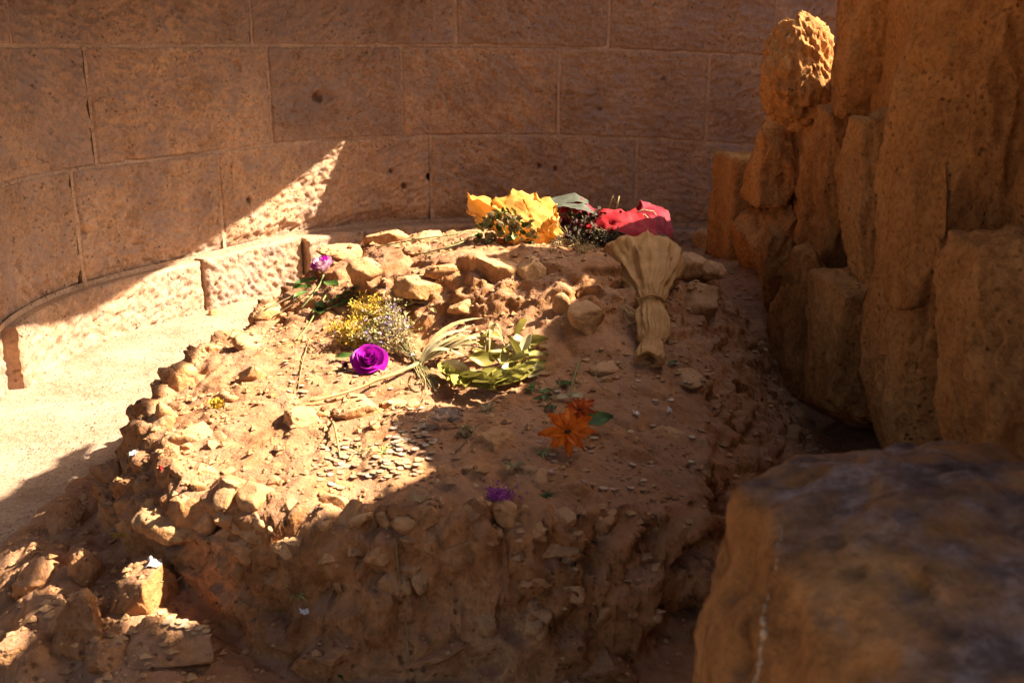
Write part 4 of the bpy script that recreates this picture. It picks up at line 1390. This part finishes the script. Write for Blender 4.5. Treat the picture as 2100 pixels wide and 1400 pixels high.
def sheet(poly_rows, lift_rows, mat, name, parent, amp=.012, sc=12, seed=3, sub=8):
    """a cloth or paper patch through rows of photograph points (same count per row) with heights over the ground"""
    G = []
    for rw, lf in zip(poly_rows, lift_rows):
        G.append([up_surf(px, py, 0)[0] if l is None else on_y(px, py, l) for (px, py), l in zip(rw, lf)])
    G = np.array(G)
    r_, c_ = G.shape[:2]
    out = []
    for i in range((r_ - 1) * sub + 1):
        a = i / sub; i0 = min(int(a), r_ - 2); u = a - i0
        rowp = G[i0] * (1 - u) + G[i0 + 1] * u
        line = []
        for j in range((c_ - 1) * sub + 1):
            b = j / sub; j0 = min(int(b), c_ - 2); w = b - j0
            line.append(rowp[j0] * (1 - w) + rowp[j0 + 1] * w)
        out.append(line)
    out = crumple(np.array(out), amp, sc, seed)
    return MB().grid(out).build(name, mat, parent)
# depths (metres from the camera plane) for the pile of wrapped flowers on top of the mound
sheet([[(1188, 462), (1232, 430), (1278, 436), (1300, 428)], [(1186, 472), (1235, 455), (1290, 455), (1340, 462)], [(1205, 484), (1245, 482), (1290, 484), (1345, 486)]],
      [[4.33, 4.39, 4.41, 4.43], [4.25, 4.23, 4.21, 4.23], [4.21, 4.15, 4.11, 4.09]], M['red_cloth'], 'red_cloth', t, .020, 13, 7)
sheet([[(1290, 440), (1312, 414), (1345, 424), (1372, 442)], [(1296, 452), (1325, 440), (1352, 446), (1378, 462)], [(1330, 476), (1352, 478), (1368, 482), (1382, 496)]],
      [[4.45, 4.49, 4.48, 4.45], [4.39, 4.37, 4.37, 4.37], [4.23, 4.23, 4.25, 4.27]], M['crimson'], 'red_cloth', t, .018, 13, 17)
sheet([[(1150, 416), (1190, 408), (1225, 432)], [(1150, 440), (1185, 436), (1222, 446)]], [[4.48, 4.48, 4.45], [4.43, 4.41, 4.39]], M['crimson'], 'red_cloth', t, .010, 14, 27)
sheet([[(1112, 412), (1140, 404), (1180, 397), (1206, 410)], [(1116, 420), (1148, 418), (1184, 414), (1204, 418)]], [[4.53, 4.55, 4.55, 4.53], [4.43, 4.43, 4.43, 4.43]], M['grey_paper'], 'paper_wrap', t, .006, 16, 37)
sheet([[(1118, 418), (1150, 416), (1195, 418), (1226, 440)], [(1124, 430), (1155, 426), (1195, 428), (1222, 444)]], [[4.46, 4.46, 4.43, 4.39], [4.35, 4.33, 4.31, 4.31]], M['grey_paper'], 'paper_wrap', t, .006, 16, 47)
pc = on_y(1185, 462, 4.33)
def dark(r_):
    return pc + np.array((r_.normal() * .055, r_.normal() * .04, r_.normal() * .025))
florets(700, dark, .008, .020, M['dark_leaf'], t, 'withered_leaves', 61)
florets(160, dark, .007, .014, M['dark_rose'], t, 'dark_petals', 62)
pc2 = on_y(1220, 488, 4.15)
def dark2(r_):
    return pc2 + np.array((r_.normal() * .065, r_.normal() * .04, r_.normal() * .018))
florets(420, dark2, .006, .018, M['dark_leaf'], t, 'withered_leaves', 63)
for k, (px, py, yy_) in enumerate(((1160, 455, 4.27), (1190, 470, 4.23), (1205, 490, 4.13), (1172, 484, 4.15))):
    rose(t, on_y(px, py, yy_), np.array((-.2, -.8, .5)), .030, M['dark_rose'], 10, 80 + k, open_=.4)
rg = np.random.default_rng(31)
mb = MB()
for k in range(26):     # wiry dry stems bristling out
    a = on_y(1200 + rg.uniform(-40, 50), 480 + rg.uniform(-8, 14), 4.15); e = a + np.array((rg.normal() * .05, -rg.uniform(0, .06), rg.normal() * .03))
    mb.tube(np.array([a, (a + e) / 2 + rg.normal(size=3) * .012, e]), .0014, .001, 4)
o = mb.build('wiry_stems', M['stem'], t); o['kind'] = 'stuff'
pc3 = on_y(1180, 504, 4.08)
def tan(r_):
    k = r_.uniform(-1, 1)
    return up_surf(1178 + 48 * k, 505 + 10 * math.sin(k * 4) + r_.normal() * 5, abs(r_.normal()) * .012 + .004)[0]
t3 = thing('dried_flower_sprig', 'sprig of small tan dried florets below the dark bouquet', 'flower', up_surf(1178, 510)[0])
florets(420, tan, .005, .011, M['dried'], t3, 'florets', 64)
MB().tube(path([(1130, 505), (1180, 512), (1226, 508)], .008), .002, .002).build('stalk', M['stem'], t3)
# looped twine behind the red cloth, and straws on it
MB().tube(np.array([on_y(px, py, 4.51) for (px, py) in ((1248, 428), (1258, 402), (1266, 420), (1270, 402), (1264, 430))]), .003, .003, 5).build('twine_loop', M['twine'], t)
MB().tube(np.array([on_y(px, py, 4.36) for (px, py) in ((1295, 440), (1320, 430), (1340, 434), (1352, 450))]), .0028, .0028, 5).build('twine_loop', M['twine'], t)
MB().tube(np.array([on_y(px, py, 4.33) for (px, py) in ((1300, 446), (1322, 440), (1334, 452), (1328, 460))]), .0028, .0028, 5).build('twine_loop', M['twine'], t)

# ------------------------------------------------------------------ small flowers, scraps, twigs
c, n = up_surf(915, 878, .02)
t = thing('withered_flower', 'withered white flower with curled petals among the coins', 'flower', c - (0, 0, .02))
LW = [leaf_mesh('petal_w%d' % k, M['white_petal'], .75, .5, .3, .05, 90 + k) for k in range(3)]
for k in range(9):
    a = k * 2.4
    put_leaf(LW[k % 3], t, c + np.array((math.cos(a), math.sin(a), 0)) * .008, (math.cos(a), math.sin(a) * .6, .6 + .3 * math.sin(k)), (0, -.6, 1), .045, 'petal')
c, n = up_surf(957, 890, .012)
t = thing('dried_bud', 'round yellow dried bud beside the withered white flower', 'flower', c - (0, 0, .012))
florets(160, lambda r_: c + r_.normal(size=3) * .007, .005, .010, M['dried'], t, 'petals', 70)
MB().tube(path([(957, 892), (935, 893)], .006, 3), .002, .0015).build('stem', M['stem'], t)
c, n = up_surf(445, 838, .012)
t = thing('dried_bud', 'small orange dried flower on the left stones of the mound', 'flower', c - (0, 0, .012))
florets(160, lambda r_: c + r_.normal(size=3) * .010, .005, .011, M['gold'], t, 'petals', 71)
MB().tube(path([(445, 842), (470, 850)], .006, 3), .002, .0015).build('stem', M['stem'], t)
c, n = up_surf(1050, 968, .012)
t = thing('dried_blossom', 'curled tan blossom lying in the shade left of orange flowers', 'flower', c - (0, 0, .012))
for k in range(7):
    a = k * 2.2
    put_leaf(LD, t, c, (math.cos(a), math.sin(a), .5), (0, -.4, 1), .036, 'petal')
t = thing('statice_sprig', 'sprig of tiny magenta florets on the shaded front edge', 'sprig', up_surf(1030, 1022)[0])
MB().tube(path([(1000, 1030), (1035, 1020), (1080, 990)], .006), .0015, .001).build('stalk', M['green_stem'], t)
florets(150, lambda r_: up_surf(1002 + abs(r_.normal()) * 26, 1028 - abs(r_.normal()) * 10, r_.uniform(.004, .014))[0], .004, .008, M['magenta_floret'], t, 'florets', 72)
t = thing('clover_sprig', 'green leafy sprig trailing from the laurel into the shade', 'sprig', up_surf(1130, 820)[0])
MB().tube(path([(1085, 805), (1120, 815), (1135, 840), (1138, 870)], .01), .002, .0015).build('stalk', M['green_stem'], t)
MB().tube(path([(1125, 812), (1150, 795), (1170, 788)], .01), .002, .0012).build('stalk', M['green_stem'], t)
for k in range(26):
    q_ = ((1085, 805), (1105, 812), (1120, 822), (1132, 845), (1136, 868), (1150, 795), (1165, 790))[k % 7]
    p, _ = up_surf(q_[0] + rg.normal() * 6, q_[1] + rg.normal() * 4, .012)
    put_leaf(LG[k % 2], t, p, (rg.normal(), rg.normal(), .2), (0, -.3, 1), .028)
p, n = up_surf(1370, 752, .008)
o = link_mesh('fallen_leaf', leaf_mesh('leaf_bright', M['green'], .45, .2, .1, .02, 15)); place(o, p, frame((.8, .6, .1), (0, -.3, 1)), .045)
tag(o, 'single bright green leaf fallen below the kraft paper bouquet', 'leaf')

def scrap(px, py, w, h, mat, label, cat, name, seed):
    p, n = up_surf(px, py, .004)
    s = mpp(p)
    B = frame((1, .15 * math.sin(seed), 0), n)
    u, v = np.meshgrid(np.linspace(-.5, .5, 5), np.linspace(-.5, .5, 4))
    u = u + .12 * np.sin(v * 6 + seed); v = v + .15 * np.cos(u * 5 + seed)
    P_ = np.stack([u * w * s, v * h * s * 1.4, .006 + .006 * np.sin(u * 7 + seed) * np.cos(v * 5)], -1)
    q_ = (P_.reshape(-1, 3) @ B.T + p).reshape(P_.shape)
    o = MB().grid(q_).build(name, mat)
    sol = o.modifiers.new('thickness', 'SOLIDIFY'); sol.thickness = .001
    return tag(o, label, cat)
scrap(316, 1160, 28, 24, M['scrap'], 'torn white paper scrap on the dark dirt above the sunlit rock', 'paper scrap', 'paper_scrap', 1)
scrap(1305, 852, 10, 12, M['scrap'], 'tiny white scrap in the shade right of the orange flowers', 'paper scrap', 'paper_scrap', 2)
scrap(625, 1256, 18, 8, M['scrap'], 'thin white scrap in the dark dirt before the mound', 'paper scrap', 'paper_scrap', 3)
scrap(165, 972, 10, 16, M['white_petal'], 'pinkish white petal on the shaded slope by the floor', 'petal', 'fallen_petal', 4)
scrap(274, 935, 14, 10, M['scrap'], 'small white chip of paper near the left end of mound', 'paper scrap', 'paper_scrap', 5)
scrap(1372, 845, 8, 10, M['scrap'], 'speck of pale paper in the deep shade by the rubble wall', 'paper scrap', 'paper_scrap', 6)
scrap(330, 965, 8, 8, M['red_cloth'], 'tiny red petal fallen on the mound edge', 'petal', 'fallen_petal', 7)

def twig(pts, r0, r1, mat, name, label, cat, lift=.005, arch=0.0, group=None):
    o = MB().tube(path(pts, lift, 4, arch), r0, r1, 5).build(name, mat)
    return tag(o, label, cat, group)
TW = 'loose twigs and straws on the mound'
twig([(682, 868), (690, 905), (697, 942)], .004, .003, M['straw'], 'straw', 'short upright pale stalk stuck above the coin patch', 'straw', .006, .02)
twig([(812, 1140), (818, 1190), (832, 1290), (840, 1370)], .0022, .0016, M['straw'], 'grass_stalk', 'long thin dry grass stalk hanging down the front face', 'grass', .012)
twig([(755, 885), (800, 865), (822, 838)], .0022, .0012, M['bark'], 'twig', 'thin dark bent twig on the pale slab below the rose', 'twig', .006, .01)
twig([(848, 862), (870, 820), (872, 790)], .0015, .001, M['bark'], 'twig', 'hair thin twig hanging under the dried bouquet stems', 'twig', .005)
twig([(935, 930), (960, 905), (985, 872)], .003, .002, M['bark'], 'twig', 'brown curved twig at the edge of the sun by the coins', 'twig', .006)
twig([(1228, 742), (1220, 775), (1238, 800), (1260, 808)], .0018, .0014, M['straw'], 'straw', 'curved straw lying in the shade right of the flower stem', 'straw', .004)
twig([(430, 1298), (470, 1272), (515, 1250)], .0022, .0014, M['bark'], 'twig', 'straight twig running from the coins on the sunlit rock', 'twig', .005)
twig([(635, 700), (622, 740), (612, 800)], .0025, .0016, M['straw'], 'straw', 'pale straw with side shoots left of the purple rose', 'straw', .006)
twig([(590, 745), (632, 740), (670, 728)], .0018, .0012, M['straw'], 'straw', 'thin straw crossing the pale branching straw', 'straw', .006)
twig([(545, 640), (600, 612), (640, 590)], .003, .002, M['bark'], 'twig', 'dark stem reaching over the floor side of the mound', 'twig', .012)
twig([(560, 655), (610, 622), (650, 602)], .0025, .002, M['bark'], 'twig', 'second dark stem below the faded rose', 'twig', .01)
twig([(870, 528), (930, 508), (962, 492)], .0022, .0015, M['green_stem'], 'stem', 'thin green stem crossing below the yellow paper bouquet', 'stem', .012)
twig([(330, 1195), (385, 1193)], .0018, .0014, M['straw'], 'straw', 'short straw on the dark dirt beside paper scrap', 'straw', .004)
loop = np.array([up_surf(855, 798)[0] + np.array((.026 * math.cos(a), .006 * math.sin(a), .022 + .030 * math.sin(a))) for a in np.linspace(2.0, 7.4, 14)])
o = MB().tube(loop, .004, .0045, 6).build('bark_curl', M['straw']); tag(o, 'pale curl of bark standing like a horseshoe under the bouquet', 'bark curl')
for k in range(34):   # short bits of straw strewn on the terrace, alike
    px = rg.uniform(430, 1400); py = rg.uniform(650, 1010)
    a = rg.uniform(0, 6.28); L_ = rg.uniform(12, 40)
    o = MB().tube(path([(px, py), (px + L_ * math.cos(a), py + L_ * .5 * math.sin(a))], .004, 4, .004), .0014, .0009, 4).build('straw', M['straw'])
    tag(o, 'short bit of dry straw strewn on the terrace of the mound', 'straw', 'straw bits on the terrace')
def tuft(px, py, n_, L_, mat, label, seed):
    r_ = np.random.default_rng(seed)
    p, _ = up_surf(px, py)
    mb = MB()
    for k in range(n_):
        a = r_.uniform(0, 6.28); l = L_ * r_.uniform(.5, 1)
        d = np.array((math.cos(a) * .8, math.sin(a) * .8, r_.uniform(.3, 1)))
        pts = [p + d * l * u - np.array((0, 0, .5 * l * u * u)) for u in np.linspace(0, 1, 5)]
        mb.ribbon(pts, .0022, (0, -.5, 1), .2)
    o = mb.build('grass_tuft', mat)
    return tag(o, label, 'grass')
tuft(735, 930, 16, .06, M['straw'], 'dry grass tuft growing among the sunlit coins', 1)
tuft(785, 928, 12, .05, M['dull_green'], 'greenish grass tuft above the densest coins', 2)
tuft(1000, 840, 30, .05, M['straw'], 'mat of dry grass on the sunlit stone under the laurel', 3)
tuft(865, 1030, 12, .05, M['straw'], 'tuft of straw on the shaded front edge of terrace', 4)
tuft(610, 1220, 14, .05, M['dull_green'], 'dark little weed at the foot of the front face', 5)
tuft(1112, 930, 18, .045, M['dull_green'], 'small drab weed left of the large orange flower', 6)
tuft(1120, 1020, 14, .04, M['green'], 'green weed below the large orange flower', 7)
tuft(1500, 560, 10, .06, M['dull_green'], 'sparse weed by the foot of the rubble wall', 8)
tuft(695, 1385, 8, .04, M['green'], 'tiny green weed beside the blunt ridged rock', 9)
tuft(250, 1100, 10, .05, M['gold'], 'yellowish dry weed on the shaded skirt of the mound', 10)

# ------------------------------------------------------------------ coins
def coin_mesh(r_, mat, name):
    k = 16
    a = np.arange(k) * 2 * math.pi / k
    prof_ = [(0, 0), (r_, 0), (r_, .0017), (r_ * .9, .0019), (r_ * .86, .0015), (0, .0015)]
    v = [(0, 0, 0)]; f = []
    rings = []
    for (rr, zz) in prof_[1:-1]:
        rings.append(len(v)); v += [(rr * math.cos(t_), rr * math.sin(t_), zz) for t_ in a]
    v.append((0, 0, .0015))
    for i in range(k):
        j = (i + 1) % k
        f.append((0, rings[0] + j, rings[0] + i))
        for q_ in range(len(rings) - 1):
            f.append((rings[q_] + i, rings[q_] + j, rings[q_ + 1] + j, rings[q_ + 1] + i))
        f.append((rings[-1] + i, rings[-1] + j, len(v) - 1))
    return MB().add(v, f).mesh(name, M[mat], smooth_shade=False)
CM = [coin_mesh(.0105, 'coin_a', 'coin_copper_a'), coin_mesh(.0125, 'coin_b', 'coin_brass_a'), coin_mesh(.0115, 'coin_c', 'coin_nickel'), coin_mesh(.0115, 'coin_b', 'coin_brass_b'), coin_mesh(.0095, 'coin_a', 'coin_copper_b')]
rg = np.random.default_rng(404)
def coin(px, py, lab, grp, stack):
    p, n = up_surf(px, py)
    if n[2] < .5: return
    n = n * .30 + np.array((0, 0, .8)) + rg.normal(size=3) * .09
    n /= np.linalg.norm(n)
    ck = int(rg.choice(5, p=(.22, .24, .22, .2, .12)))
    kind_ = ('copper', 'broad brass', 'pale nickel', 'brass', 'tiny copper')[ck]
    lab = lab.replace('coin', kind_ + ' coin', 1); grp = kind_ + ' ' + grp
    o = link_mesh('coin', CM[ck])
    a = rg.uniform(0, 6.28)
    place(o, p + np.array((0, 0, .002 + stack)), frame((math.cos(a), math.sin(a), 0), n), rg.uniform(.72, .92))
    tag(o, lab, 'coin', grp)
for k in range(135):
    f_ = rg.random()
    px = 650 + 220 * f_ + rg.normal() * 10; py = 945 + 32 * rg.normal() * .8 - 25 * (f_ - .4)
    coin(px, py, 'dusty coin in the dense sunlit patch of coins', 'coins in the sunlit patch', rg.uniform(0, .0015))
for k in range(60):
    px = rg.uniform(800, 900); py = 880 + rg.normal() * 28
    coin(px, py, 'dusty coin scattered below the bark curl', 'coins below the bark curl', rg.uniform(0, .0012))
for k in range(45):
    px = rg.uniform(560, 800); py = rg.uniform(660, 830)
    coin(px, py, 'dusty coin strewn around the purple rose', 'coins around the purple rose', rg.uniform(0, .003))
for k in range(34):
    px = rg.uniform(1100, 1420); py = rg.uniform(745, 1010)
    coin(px, py, 'dull coin lying in the shade around the orange flowers', 'coins in the shade', 0)
for k in range(22):
    px = 330 + rg.random() * 95; py = 1262 + (px - 330) * .42 + rg.normal() * 9
    coin(px, py, 'coin lying along the sunlit edge of the front rocks', 'coins on the front rocks', rg.uniform(0, .0012))
